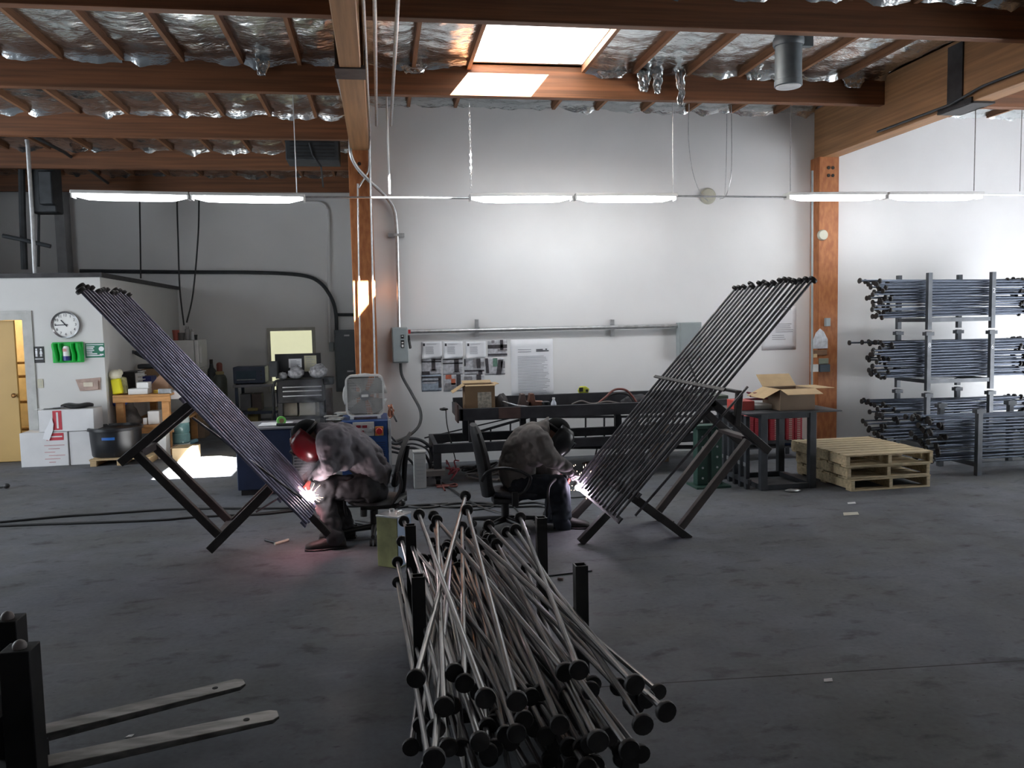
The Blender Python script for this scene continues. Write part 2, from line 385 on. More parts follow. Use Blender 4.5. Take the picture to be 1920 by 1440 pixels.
def fixture(xa, xb, ya, yb, label):
    p0, p1 = PY(xa, ya, LY), PY(xb, yb, LY); c = (p0+p1)/2
    t = thing('fluorescent_lamp', label, 'lamp', c, 'strip lamps hung in a row')
    d = (p1-p0).normalized(); L_ = (p1-p0).length; up = Vector((0,0,1)); up = (up - d*up.dot(d)).normalized()
    obj('housing', B().bar(p0 + up*0.045, p1 + up*0.045, 0.17, 0.035, up), M_hous, t, bev=0.006)
    # wrap-around diffuser: flat top, rounded belly, tapered ends
    b = B(); secs = []
    for k in range(9):
        u = k/8; e = min(1, 0.35 + 0.65*math.sin(pi*min(u, 1-u)*2.6) if min(u,1-u) < 0.19 else 1)
        q = p0 + d*(0.015 + (L_-0.03)*u)
        secs.append([q + Vector((0, math.cos(a)*0.082*e, 0)) + up*(0.027 - math.sin(a)*0.062*e) for a in [pi*i/8 for i in range(9)]])
    vs = [p for s in secs for p in s]; fs = []
    for i in range(8):
        for k in range(8): fs.append((i*9+k, i*9+k+1, i*9+k+10, i*9+k+9))
        fs.append((i*9+8, i*9, i*9+9, i*9+17))
    fs += [tuple(range(9)), tuple(range(80, 71, -1))]
    b.add(vs, fs); obj('diffuser', b, M_tube, t)
    for q, s in ((p0, 1), (p1, -1)): obj('end_cap', B().cbox(q + d*s*0.008 + up*0.012, (0.016, 0.12, 0.05)), M_hous, t)
    return p0, p1
fixture(136, 356, 369, 373, 'strip lamp over the white office, leftmost of the hanging row')
fixture(359, 572, 373, 376, 'strip lamp just left of the tall orange post')
fixture(880, 1073, 375, 374, 'strip lamp hung on a bright chain below the skylight')
fixture(1077, 1267, 374, 374, 'strip lamp left of the round wall plate, over the white wall')
fixture(1474, 1656, 372, 371, 'strip lamp crossing in front of the right orange post')
fixture(1660, 1838, 371, 371, 'strip lamp above the stacked rod racks, rightmost of the row')
def pipe(name, label, cat, pts, r, m, group=None, smooth_n=0, n=8):
    if smooth_n: pts = bez(pts, smooth_n)
    return solo(name, label, cat, B().tube(pts, r, n), m, group, origin=pts[0])
up_ = Vector((0,0,0.05))
pipe('lamp_conduit', 'thin grey conduit linking the lamps on both sides of the left post', 'conduit', [PY(573, 373, LY)+up_*.4, PY(880, 375, LY)+up_*.4], 0.011, M_galv, 'conduits between the strip lamps')
pipe('lamp_conduit', 'thin grey conduit between lamps, passing the round wall plate', 'conduit', [PY(1268, 371, LY)+up_*.4, PY(1474, 373, LY)+up_*.4], 0.011, M_galv, 'conduits between the strip lamps')
pipe('lamp_conduit', 'thin grey conduit leaving the rightmost strip lamp', 'conduit', [PY(1838, 368, LY)+up_*.4, PY(1990, 370, LY)+up_*.4], 0.011, M_galv, 'conduits between the strip lamps')
def hang(px, py, label, r=0.006, m=None, top=4.5, nm='hanging_rod', cat='rod'):
    p = PY(px, py, LY); p.z += 0.06
    pipe(nm, label, cat, [p, Vector((p.x, p.y, top))], r, m or M_galv, 'hangers of the lamp row', n=6)
hang(557, 372, 'thin hanger rod at the right end of the lamp left of the post')
hang(731, 374, 'thin white drop pipe reaching the lamp conduit beside the left post', 0.012, M_white)
hang(1262, 370, 'thin hanger rod between skylight lamps and the looped cords')
hang(1482, 368, 'thin hanger rod in front of the shadowed wall, left of the right post')
hang(1826, 367, 'thin hanger rod over the stacked rod racks')
hang(1912, 368, 'thin hanger rod nearest the right picture edge', 0.005)
p = PY(884, 366, LY); b = B(); zz = p.z + 0.03; k = 0
while zz < 4.19:
    a = Vector((1,0,0)) if k % 2 else Vector((0,1,0)); c = Vector((p.x, p.y, zz + 0.02))
    b.tube([c + a*0.010*math.cos(2*pi*i/8) + Vector((0,0,0.024))*math.sin(2*pi*i/8) for i in range(8)], 0.004, 5, closed=True); zz += 0.036; k += 1
solo('lamp_chain', 'bright link chain holding the lamp below the skylight', 'chain', b, mat('zinc_chain', (0.8, 0.8, 0.8), 0.3, 0.6), 'hangers of the lamp row', origin=(p.x, p.y, p.z))
# conduits along the left girder and down the post
z_ = 4.14
for px, lab in ((709, 'long grey conduit along the left girder, ending short of the wall'), (741, 'long grey conduit under the roof, farther from the left girder')):
    e = PY(px-3 if px < 720 else 733, 235, 9.9); pipe('roof_conduit', lab, 'conduit', [Vector((e.x, -3, z_)), Vector((e.x, e.y, e.z+.0))], 0.016, M_galv, 'conduits under the roof')
g0 = PY(694, 230, 10.2)
pipe('post_conduit', 'straight grey conduit down the right edge of the left orange post', 'conduit', [Vector((-0.04, -3, 4.05)), Vector((-0.04, 9.9, 4.05)), Vector((-0.045, 10.15, 3.98)), Vector((-0.05, 10.24, 3.8)), PY(703, 700, 10.24), PY(704, 860, 10.24)], 0.013, M_galv, 'conduits on the left post')
pipe('post_conduit', 'thin conduit crossing over then down the middle of the left post', 'conduit', [PY(691, 250, 10.24), PY(692, 310, 10.24), PY(686, 330, 10.24), PY(673, 352, 10.24), PY(671, 375, 10.24), PY(676, 700, 10.24), PY(678, 860, 10.24)], 0.011, M_galv, 'conduits on the left post', 6)
pipe('post_conduit', 'thick bent conduit sweeping from girder to the grey switch box', 'conduit', [Vector((-0.31, 8.0, 4.1)), PY(655, 235, 10.1), PY(657, 285, 10.15), PY(668, 312, 10.2), PY(690, 337, 10.25), PY(717, 362, 10.38), PY(737, 388, 10.44), PY(743, 420, 10.45), PY(745, 470, 10.45), PY(748, 616, 10.45)], 0.021, M_galv, None, 7, 10)
b = B(); c = PY(743, 441, 10.47); b.cbox(c, (0.2, 0.04, 0.045)); b.cbox(c + Vector((0,-.03,0)), (0.06, 0.05, 0.03)); solo('strut_clamp', 'short slotted strut clamping the conduit above the switch box', 'bracket', b, M_galv, 'wall struts')
for (px, lab) in ((894, 'upright slotted strut on the wall conduit above the photos'), (1148, 'upright slotted strut on the wall conduit, right of the poster')):
    b = B(); c = PY(px, 615, 10.48); b.cbox(c, (0.045, 0.04, 0.22)); b.cbox(c + Vector((0,-.05,0)), (0.06, 0.02, 0.03))
    for k in range(5): b.cbox(c + Vector((0, -.021, -.085+.042*k)), (0.014, 0.002, 0.024))
    solo('strut_clamp', lab, 'bracket', b, M_galv, 'wall struts')
pipe('wall_conduit', 'horizontal shiny conduit between the two grey boxes on the wall', 'conduit', [PY(768, 622, 10.44), PY(1276, 611, 10.44)], 0.026, M_galv, n=12)
# grey switch boxes
M_gbox = mat('grey_box_paint', (0.30, 0.34, 0.345), 0.45, var=0.04)
a, c = PY(734, 614, 10.36), PY(766, 680, 10.36)
t = thing('switch_box', 'grey safety switch box on the white wall beside the left post', 'switch box', ((a.x+c.x)/2, 10.5, c.z))
obj('enclosure', B().box((a.x, 10.36, c.z), (c.x, 10.5, a.z)), M_gbox, t, bev=0.008)
obj('cover', B().box((a.x+.012, 10.345, c.z+.012), (c.x-.012, 10.362, a.z-.012)), M_gbox, t, bev=0.005)
w = (c.x-a.x); h = a.z - c.z
lb = B().cbox((a.x+w*.66, 10.342, a.z-h*.26), (w*.18, .006, h*.10)).cbox((a.x+w*.66, 10.342, a.z-h*.47), (w*.20, .006, h*.22)); obj('warning_plate', lb, M_black, t)
lw = B().cbox((a.x+w*.66, 10.337, a.z-h*.25), (w*.10, .004, h*.03)).cbox((a.x+w*.66, 10.337, a.z-h*.43), (w*.12, .004, h*.03)).cbox((a.x+w*.66, 10.337, a.z-h*.52), (w*.12, .004, h*.07)); obj('plate_lettering', lw, M_white, t)
M_red = mat('red_paint', (0.42, 0.03, 0.03), 0.4)
obj('lever', B().bar((c.x+.012, 10.42, a.z-h*.28), (c.x+.03, 10.38, a.z-h*.6), .02, .03).cbox((c.x+.01, 10.42, a.z-h*.3), (.03,.06,.06)), M_black, t)
obj('lever_tag', B().cbox((c.x+.022, 10.37, a.z-h*.13), (.03, .02, .05)), M_red, t)
M_rubber = mat('black_rubber', (0.02, 0.02, 0.021), 0.5, var=0.2)
pipe('power_cable', 'thick black cable hanging in a bow below the switch box', 'cable', [PY(751, 681, 10.42), PY(754, 705, 10.4), PY(772, 738, 10.3), PY(788, 770, 10.2), PY(786, 797, 10.1), PY(765, 818, 9.9), PY(735, 830, 9.7), PY(716, 836, 9.6)], 0.018, M_rubber, smooth_n=8)
a, c = PY(1274, 605, 10.36), PY(1316, 672, 10.36)
t = thing('switch_box', 'grey safety switch box behind the right panel of tilted bars', 'switch box', ((a.x+c.x)/2, 10.5, c.z))
obj('enclosure', B().box((a.x, 10.36, c.z), (c.x, 10.5, a.z)), M_gbox, t, bev=0.008); obj('cover', B().box((a.x+.012, 10.345, c.z+.012), (c.x-.012, 10.362, a.z-.012)), M_gbox, t, bev=0.005)
pipe('power_cable', 'black cable dropping from the switch box behind the right bars', 'cable', [PY(1290, 672, 10.42), PY(1296, 690, 10.4), PY(1305, 715, 10.35), PY(1300, 745, 10.3), PY(1285, 775, 10.3)], 0.014, M_rubber, smooth_n=6)
# looped cords and the round plate
pipe('looped_cord', 'thin grey cord looping down from the roof, left of the plate', 'cord', [PY(1292, 195, 10.2), PY(1291, 260, 10.2), PY(1298, 320, 10.2), PY(1312, 360, 10.2), PY(1328, 377, 10.2)], 0.006, M_galv, 'looped cords', 8)
pipe('looped_cord', 'thin grey cord looping down from the roof, right of the plate', 'cord', [PY(1371, 197, 10.2), PY(1372, 260, 10.2), PY(1371, 325, 10.2), PY(1362, 365, 10.2), PY(1350, 373, 9.4)], 0.006, M_galv, 'looped cords', 8)
pipe('looped_cord', 'straight thin cord just left of the right loop', 'cord', [PY(1363, 198, 10.25), PY(1362, 300, 10.25), PY(1359, 366, 10.25)], 0.005, M_galv, 'looped cords', 4)
M_tan = mat('tan_plate', (0.50, 0.49, 0.40), 0.6, var=0.08)
b = B().lathe([(0.105, 0), (0.105, 0.02), (0.09, 0.035), (0.03, 0.04)], PY(1327, 368, 10.5), (0,-1,0), 28); solo('round_plate', 'round tan cover plate on the white wall behind the lamp conduit', 'plate', b, M_tan, origin=PY(1327, 368, 10.5))
# vent pipe with its collar and foil
c = PF(1487, 157, 3.9); t = thing('vent_pipe', 'grey sheet-metal vent pipe hanging from the foil roof at right', 'vent', (c.x, 7.3, 3.9))
M_duct = mat('grey_duct', (0.13, 0.155, 0.17), 0.5, 0.25, var=0.15, scale=6)
obj('pipe', B().lathe([(0.117, 0), (0.125, 0.005), (0.125, 0.05), (0.12, 0.055), (0.12, 0.6)], (c.x, 7.3, 3.9), n=28), M_duct, t)
obj('mouth', B().lathe([(0.112, 0), (0.112, 0.012)], (c.x, 7.3, 3.893), n=28), mat('pale_mouth', (0.6, 0.62, 0.62), 0.6), t)
obj('collar', B().lathe([(0.13, 0), (0.14, 0.02), (0.14, 0.06), (0.13, 0.08)], (c.x, 7.3, 4.26), n=28).cbox((c.x+.17, 7.28, 4.3), (.1, .06, .09)), M_duct, t)
# torn foil scraps
def scrap(px, py0, py1, w, Yd, label):
    b = B(); nx, ny = 8, 10; vs = []; fs = []
    for j in range(ny+1):
        for i in range(nx+1):
            u = i/nx - .5; v = j/ny; q = PY(px, py0 + (py1-py0)*v, Yd)
            k = 1 - 0.5*v**1.8
            vs.append(q + Vector((u*w*k + 0.03*noise.noise(Vector((v*4, px, 0))), 0.04*noise.noise(Vector((u*7+px, v*6, 2))), 0.02*noise.noise(Vector((u*5, v*5, px))))))
    for j in range(ny):
        for i in range(nx):
            a = j*(nx+1)+i; fs.append((a, a+1, a+nx+2, a+nx+1))
    b.add(vs, fs); b2 = B(); b2.v = b.v; b2.f = b.f; b2.m = b.m
    o = solo('foil_scrap', label, 'foil', b, M_foil, 'torn foil scraps on the beams', origin=PY(px, py0, Yd), smooth=180)
    md = o.modifiers.new('thickness', 'SOLIDIFY'); md.thickness = 0.004
scrap(1207, 132, 172, 0.16, 8.9, 'torn foil scrap at the beam, left of the long curled strip')
scrap(1232, 135, 176, 0.12, 8.9, 'torn foil scrap between two others over the white wall')
scrap(1276, 132, 200, 0.11, 8.88, 'long curled foil strip hanging below the beam over the white wall')
scrap(1412, 125, 150, 0.26, 8.9, 'wide crumpled foil scrap just left of the vent pipe')
scrap(1456, 138, 156, 0.12, 8.9, 'small bluish foil scrap against the vent pipe')
scrap(1145, 126, 147, 0.40, 8.9, 'drooping foil flap at the right edge of the sunlit skylight')
scrap(492, 108, 142, 0.14, 8.88, 'foil tuft hanging from the beam in the left bay')
scrap(1600, 140, 165, 0.30, 8.9, 'foil flap hanging by the right girder')
scrap(775, 118, 138, 0.3, 8.9, 'foil flap on the beam left of the skylight')
# heater and dark fittings in the far left bay
M_dgrey = mat('dark_grey_metal', (0.05, 0.055, 0.06), 0.5, 0.4, var=0.2)
c = PY(588, 283, 12.6); t = thing('unit_heater', 'dark box heater hung under the roof of the left bay', 'heater', (c.x, 12.6, c.z-.2))
obj('case', B().cbox(c, (0.75, 0.5, 0.36)), M_dgrey, t, bev=0.01); bb = B()
for k in range(6): bb.cbox(c + Vector((0, -.255, -.13+.05*k)), (0.62, 0.02, 0.012))
obj('louvre', bb, M_black, t)
for s in (-.3, .3): obj('hanger', B().cyl((c.x+s, 12.6, c.z+.18), (c.x+s, 12.6, 4.5), 0.01, 6), M_dgrey, t)
pipe('sprinkler_pipe', 'dark thin pipe running down beside the heater', 'pipe', [PY(580, 268, 12.335), PY(586, 290, 12.335), PY(602, 312, 12.335), PY(606, 350, 14)], 0.014, M_dgrey)
def uppipe(pts, r, label, m=None, g='pipes of the left bay', nm='wall_pipe', sm=0): return pipe(nm, label, 'pipe', pts, r, m or M_dgrey, g, sm)
uppipe([PY(50, 262, 12.0), PY(52, 272, 12.0), PY(60, 400, 12.2), PY(66, 522, 12.2)], 0.028, 'light grey upright pipe above the office at far left', M_galv)
uppipe([PY(-10, 232, 11.9), PY(48, 248, 12.0), PY(120, 285, 13.0), PY(205, 345, 15.6)], 0.024, 'diagonal pipe running back under the roof from the upright pipe')
uppipe([PY(40, 300, 13.5), PY(42, 400, 13.5), PY(46, 505, 13.5)], 0.05, 'thick dark upright pipe at the far left above the office')
uppipe([PY(5, 442, 13.3), PY(45, 450, 13.3), PY(95, 462, 13.3)], 0.03, 'short dark horizontal pipe across the thick upright at far left')
uppipe([PY(73, 380, 14), PY(72, 500, 14)], 0.02, 'thin dark upright pipe right of the light grey one')
b = B(); a, c = PY(100, 310, 16.3), PY(130, 500, 16.3); b.box((a.x, 16.2, 2.4), (c.x, 16.5, 4.5)); struct('wall_column', b, mat('dim_column', (0.33, 0.33, 0.34), 0.6))
b = B(); c = PY(85, 345, 13.8); b.cbox(c, (.38, .3, .9)); b.cbox(c+Vector((.1,-.2,-.1)), (.2,.2,.5)); solo('valve_cluster', 'dark cluster of boxes and valves above the office at left', 'valve', b, M_dgrey, bev=0.02)
# conduits and cords on the rear wall
uppipe([PY(150, 508, 16.42), PY(330, 510, 16.42), PY(480, 511, 16.42), PY(565, 516, 16.42), PY(600, 530, 16.42), PY(622, 560, 16.42), PY(630, 590, 16.42), PY(631, 622, 16.42)], 0.035, 'dark conduit curving along the rear wall to the tall panel', nm='rear_conduit', sm=6)
uppipe([PY(560, 378, 16.45), PY(600, 380, 16.45), PY(613, 392, 16.45), PY(616, 420, 16.45), PY(618, 645, 16.45)], 0.028, 'grey conduit dropping down the rear wall to a small box', M_gwall, nm='rear_conduit', sm=5)
uppipe([PY(632, 590, 16.44), PY(668, 590, 16.44)], 0.03, 'short horizontal conduit between panel and the left post', nm='rear_conduit')
b = B(); c = PY(622, 650, 16.44); b.cbox(c, (.09, .1, .17)); solo('outlet_box', 'small grey box at the end of the rear wall conduit', 'box', b, M_gbox, bev=.006)
for pts, lab in (([(262, 385), (263, 450), (264, 522)], 'thin cord hanging down behind the left lamp to the office roof'),
                 ([(332, 380), (334, 450), (337, 540), (345, 610)], 'left one of two cords meeting above the refrigerator'),
                 ([(373, 385), (371, 450), (362, 550), (350, 605)], 'right one of two cords meeting above the refrigerator')):
    pipe('suspended_cable', lab, 'cord', [PY(x, y, 15.6) for x, y in [(pts[0][0], 300)] + pts], 0.014, M_rubber, 'cords hanging in the left bay', 5)
# tall electrical panel
a, c = PY(626, 619, 16.2), PY(668, 800, 16.2)
t = thing('electrical_panel', 'tall dark grey electrical panel on the rear wall behind the left post', 'panel', ((a.x+c.x)/2, 16.5, 0.5))
M_epan = mat('panel_grey', (0.11, 0.125, 0.135), 0.5, 0.2, var=0.06)
obj('cabinet', B().box((a.x, 16.2, 0.5), (c.x+.15, 16.49, a.z)), M_epan, t, bev=.01); obj('door', B().box((a.x+.03, 16.18, 0.55), (c.x+.17, 16.2, a.z-.05)), M_epan, t, bev=.005)
obj('handle', B().cbox(PY(657, 696, 16.15), (.12, .03, .03)), M_galv, t); obj('name_plate', B().cbox(PY(650, 629, 16.17), (.1, .01, .03)), M_galv, t)
# rear window, lit from the room behind
a, c = PY(507, 621, 16.5), PY(589, 728, 16.5)
t = struct('window_2', B().box((a.x-.06, 16.44, c.z-.06), (a.x, 16.5, a.z+.06)).box((c.x, 16.44, c.z-.06), (c.x+.06, 16.5, a.z+.06)).box((a.x, 16.44, a.z), (c.x, 16.5, a.z+.06)).box((a.x, 16.44, c.z-.06), (c.x, 16.5, c.z)), mat('cream_frame', (.5,.49,.43), .5))
obj('pane', B().box((a.x, 16.475, c.z), (c.x, 16.49, a.z)), mat('lit_pane', (0.60, 0.60, 0.40), 0.3, var=0.02, emit=0.62), t)
# ================================================================ white wall: papers
M_paper = mat('white_paper', (0.82, 0.83, 0.86), 0.7, var=0.02); M_ink = mat('grey_ink', (0.36, 0.36, 0.40), 0.8); M_dink = mat('dark_ink', (0.05, 0.05, 0.06), 0.8)
M_pgrey = mat('print_grey', (0.50, 0.50, 0.53), 0.6, var=0.25, scale=25); M_pdark = mat('print_dark', (0.05, 0.045, 0.05), 0.6, var=0.4, scale=30); M_pmid = mat('print_mid', (0.24, 0.23, 0.24), 0.6, var=0.3, scale=25)
M_pblue = mat('print_blue', (0.34, 0.40, 0.48), 0.6, var=0.2, scale=30); M_pred = mat('print_red', (0.50, 0.13, 0.07), 0.6, var=0.2, scale=20); M_pgreen = mat('print_green', (0.12, 0.22, 0.17), 0.6, var=0.3, scale=25)
YW = 10.5
def sheet(x0, y0, x1, y1, name, label, cat, group, content, YW=YW, curl=0):
    a, c = PY(x0, y0, YW), PY(x1, y1, YW); W_, H_ = c.x-a.x, a.z-c.z
    t = thing(name, label, cat, ((a.x+c.x)/2, YW-.004, c.z), group)
    n = 8; vs = []; fs = []
    for j in range(n+1):
        for i in range(n+1):
            u, v = i/n, j/n; e = curl*max(0, (1-v)-.6)**2*max(0, .5-u)*30 if curl else 0
            vs.append((a.x+W_*u, YW-.004-.02*e, c.z+H_*v))
    for j in range(n):
        for i in range(n): k = j*(n+1)+i; fs.append((k, k+1, k+n+2, k+n+1))
    o = obj('paper', B().add(vs, fs), M_paper if content[0][0] != 'photo' else content[0][1], t, smooth=180); md = o.modifiers.new('th', 'SOLIDIFY'); md.thickness = .0015
    groups = {}
    for it in content:
        if it[0] == 'photo': continue
        nm, m, u0, v0, u1, v1 = it[:6]; sk = it[6] if len(it) > 6 else 0    # v measured from the top
        b = groups.setdefault((nm, m.name), (B(), m))[0]
        P = lambda u, v: Vector((a.x+W_*min(max(u,0),1), YW-.0075, a.z-H_*min(max(v,0),1)))
        b.prism([P(u0+sk, v0), P(u1+sk, v0), P(u1, v1), P(u0, v1)], (0, .002, 0))
    for (nm, _), (b, m) in groups.items(): obj(nm, b, m, t)
    return t
def lines(u0, u1, v0, v1, n, m=M_ink, nm='printed_text'):
    out = []; st = random.Random(int(u0*100+v0*1000+n))
    for k in range(n): v = v0+(v1-v0)*k/max(1,n-1); out.append((nm, m, u0, v, u0+(u1-u0)*st.uniform(.75, 1), v+(v1-v0)/max(1,n-1)*.28))
    return out
G1 = 'sheets and photos taped to the white wall'
for x0, x1, lab in ((790, 829, 'printed sheet with small dark logo, left of the top row of wall papers'), (831, 868, 'printed sheet with small dark logo, middle of three in the top row'), (873, 911, 'printed sheet with small dark logo, right one beside the top photo')):
    sheet(x0, 641, x1, 671, 'printed_sheet', lab, 'sheet', G1, [('logo', M_dink, .08, .1, .17, .26)] + lines(.25, .85, .12, .16, 2) + lines(.2, .62, .3, .72, 8), curl=1)
def photo(x0, y0, x1, y1, label, base, items): sheet(x0, y0, x1, y1, 'photo_print', label, 'photo', G1, [('photo', base)] + [('picture',) + it for it in items])
photo(914, 638, 951, 668, 'photo print at the right end of the top paper row', M_pgrey, [(M_pdark, 0, .28, 1, .5), (M_pdark, .64, 0, .8, .6), (M_pmid, .5, .55, 1, .68), (M_pdark, 0, .82, 1, .93), (M_pmid, .2, .02, .35, .2)])
photo(790, 673, 828, 702, 'photo print of a dark post with a beam slanting left, second row', M_pgrey, [(M_pdark, .5, 0, .7, .75), (M_pdark, .6, 0, 1, .1), (M_pdark, 0, .15, 1, .22, 0), (M_pmid, .45, .66, .75, .82), (M_pdark, 0, .78, .4, 1)])
photo(830, 673, 868, 702, 'photo print of a dark tapered post, second in its row', M_pgrey, [(M_pdark, .57, 0, .8, .85), (M_pdark, 0, 0, 1, .07), (M_pdark, 0, .25, 1, .32), (M_pmid, .5, .8, .85, .9)])
photo(870, 673, 908, 702, 'photo print of clamped posts, third in its row', M_pgrey, [(M_pdark, 0, 0, .06, .45), (M_pmid, .45, 0, .6, .6), (M_pdark, .62, 0, .82, .6), (M_pdark, 0, .7, 1, .8), (M_pdark, .7, .75, .9, 1), (M_pmid, .8, .2, 1, .5)])
photo(909, 672, 947, 702, 'photo print with greenish tones at the right of the second row', M_pgrey, [(M_pdark, .05, 0, .2, .9, -.05), (M_pgreen, .4, 0, .62, .5), (M_pdark, .55, .1, .8, 1, .12), (M_pmid, .8, .2, 1, .6)])
photo(790, 703, 828, 733, 'bluish photo print of parallel bars, lower left of the wall papers', M_pblue, [(M_pdark, 0, .1, 1, .2, .0), (M_pgrey, 0, .25, .9, .32, .1), (M_pdark, 0, .35, .8, .42, .12), (M_pgrey, 0, .45, .7, .52, .12), (M_pdark, .85, .2, 1, .8)])
photo(831, 703, 868, 733, 'photo print with orange-red parts, lowest row, behind the carton', M_pgrey, [(M_pred, .12, 0, .42, .25), (M_pred, .4, .25, .62, .6), (M_pdark, .68, 0, .9, .7), (M_pmid, 0, .5, .6, .9, .1)])
photo(870, 703, 908, 733, 'grey photo print of a post base, right end of the lowest row', M_pgrey, [(M_pdark, .62, 0, .85, .45), (M_pmid, 0, .1, .4, .3), (M_pdark, .5, .35, 1, .5), (M_pmid, 0, .5, .5, .9, .2)])
sheet(957, 637, 1038, 742, 'wall_poster', 'tall white poster of small print with two dark headings', 'poster', None, [('heading', M_dink, .6, .175, .76, .19), ('heading', M_dink, .82, .17, .86, .19), ('heading', M_dink, .6, .198, .9, .216)] + lines(.17, .5, .172, .21, 2, M_ink, 'heading_line') + lines(.16, .92, .29, .95, 26))
sheet(1428, 575, 1492, 655, 'wall_notice', 'white notice on the wall between the tilted bars and right post', 'notice', None, [('heading', M_ink, .45, .02, .8, .04), ('heading', M_ink, .5, .07, .85, .09)] + lines(.4, .92, .40, .58, 5) + lines(.3, .7, .66, .75, 3), curl=0)
# right post fittings
YP = 10.27
def plate(px, py, w, h, d, name, label, cat, m, group=None, round_=False, bev=.004):
    c = PY(px, py, YP); b = B()
    if round_: b.lathe([(w, 0), (w, d*.6), (w*.85, d), (w*.2, d*1.05)], (c.x, YP, c.z), (0,-1,0), 24)
    else: b.cbox((c.x, YP-d/2, c.z), (w, d, h))
    solo(name, label, cat, b, m, group, origin=(c.x, YP, c.z), bev=0 if round_ else bev)
plate(1541, 441, .07, .07, .05, 'round_box', 'round pale junction box on the right orange post', 'box', M_tan, round_=True)
plate(1549, 604, .06, .11, .06, 'dark_switch', 'small dark switch on the right edge of the right post', 'switch', M_gbox)
c = [PY(x, y, YP-.01) for x, y in [(1524, 654), (1524, 640), (1530, 624), (1538, 616), (1545, 622), (1552, 636), (1552, 653)]]
solo('paper_bag', 'pale pointed plastic sheet pinned on the right post', 'bag', B().prism(c, (0, .008, 0)), mat('pale_plastic', (.60, .62, .66), .4, var=.2, scale=18))
plate(1538, 661, .19, .07, .01, 'card_strip', 'brown card strip under the pale sheet on the right post', 'card', mat('brown_card', (.23, .13, .075), .7))
plate(1527, 667, .055, .05, .025, 'wood_block', 'small light wooden block on the right post', 'block', mat('light_wood', (.6, .44, .24), .7))
plate(1543, 677, .13, .075, .03, 'green_card', 'dull green card on the right post above the black box', 'card', mat('dull_green', (.25, .28, .22), .7))
plate(1544, 690, .14, .10, .05, 'black_case', 'blue-black box on the right post, lowest of its fittings', 'box', mat('blue_black', (.05, .07, .09), .5))
plate(1526, 690, .10, .10, .03, 'white_cover', 'square white cover at the left edge of the right post', 'cover', M_white)
pipe('post_conduit', 'thin dark conduit down the left edge of the right post', 'conduit', [PY(1523, 320, 10.24), PY(1522, 860, 10.24)], .015, M_gbox, None)
pipe('girder_conduit', 'conduit running along the lower edge of the right girder', 'conduit', [Vector((5.80, 2, 3.95)), Vector((5.80, 7.3, 3.95)), Vector((5.79, 7.75, 3.89)), Vector((5.80, 9.0, 3.9))], .014, M_dgrey)
# ================================================================ office front: door, clock, signs
a = PY(52, 590, YO); DXI = DX1
t = struct('door_1', B().box((DXI-.07, YO-.02, 0), (DXI, YO+.13, DZ)).box((DX0, YO-.02, DZ-.07), (DXI-.071, YO+.13, DZ)).box((DXI, YO-.02, 0), (DXI+.05, YO, DZ+.05)).box((DX0, YO-.022, DZ+.001), (DXI-.001, YO-.001, DZ+.05)), mat('grey_door_frame', (.48,.48,.46), .5))
M_yel = mat('yellow_door', (0.56, 0.36, 0.12), 0.45, var=0.05, scale=2)
e0 = PY(34, 720, YO+.1); lf = obj('door_leaf', B().box((DX0-.2, YO+.08, .01), (e0.x, YO+.125, DZ-.075)), M_yel, t, bev=.003)
obj('door_knob', B().lathe([(.012, 0), (.012, .03), (.03, .04), (.032, .06), (.015, .075)], PY(29, 741, YO+.08), (0,-1,0), 16), mat('brass', (.25, .13, .05), .35, .9), lf)
light('added_office_lamp', 'POINT', (-6.0, YO+1.6, 2.2), 60, (1.0, 0.72, 0.36), shadow_soft_size=.15)  # unseen warm lamp, added to light the room behind the doorway
b = B(); M_shelf = mat('shelf_wood', (.30, .2, .1), .6)
ya = YO+.8; x0, x1 = -6.0, -4.0
for z in (.35, .75, 1.12, 1.32): b.box((x0, ya, z), (x1, ya+.3, z+.03))
b.box((x1-.04, ya, 0), (x1, ya+.3, 1.5)).box((x0, ya, 0), (x0+.04, ya+.3, 1.5)); solo('shelf_unit', 'wooden shelves glimpsed through the office doorway', 'shelf', b, M_shelf)
solo('stored_box', 'yellowish box low on the shelves inside the doorway', 'box', B().box((-5.1, ya+.02, .381), (-4.55, ya+.25, .6)), mat('cream_box', (.6,.5,.28), .7), bev=.005)
struct('wall_office_inner', B().box((-7.8, YO+2.6, 0), (XO-.12, YO+2.7, ZO)), mat('inner_wall', (.6,.5,.34), .6))
# clock
c = PY(124, 609, YO); R = .185
t = thing('wall_clock', 'round silver-rimmed wall clock above the green eyewash station', 'clock', (c.x, YO, c.z))
obj('rim', B().lathe([(R, 0), (R, .03), (R*.97, .045), (R*.86, .035), (R*.86, .02)], (c.x, YO, c.z), (0,-1,0), 40), mat('clock_rim', (.42,.42,.43), .25, .9), t)
obj('dial', B().lathe([(R*.87, 0), (R*.87, .002)], (c.x, YO-.02, c.z), (0,-1,0), 40), M_white, t)
def hand(ang, L_, w, nm): d = Vector((math.sin(ang), 0, math.cos(ang))); cc = Vector((c.x, YO-.028, c.z)); obj(nm, B().bar(cc - d*.03, cc + d*L_, .003, w, up=(d.z, 0, -d.x)), M_dink, t)
hand(math.radians(-92), .135, .012, 'minute_hand'); hand(math.radians(-40), .085, .014, 'hour_hand')
for k in range(1, 13):
    an = 2*pi*k/12; q = curve_text(str(k), .05, (c.x+math.sin(an)*R*.7, YO-.024, c.z+math.cos(an)*R*.7), (1,0,0), (0,0,1), .001); obj('numeral', q, M_dink, t)
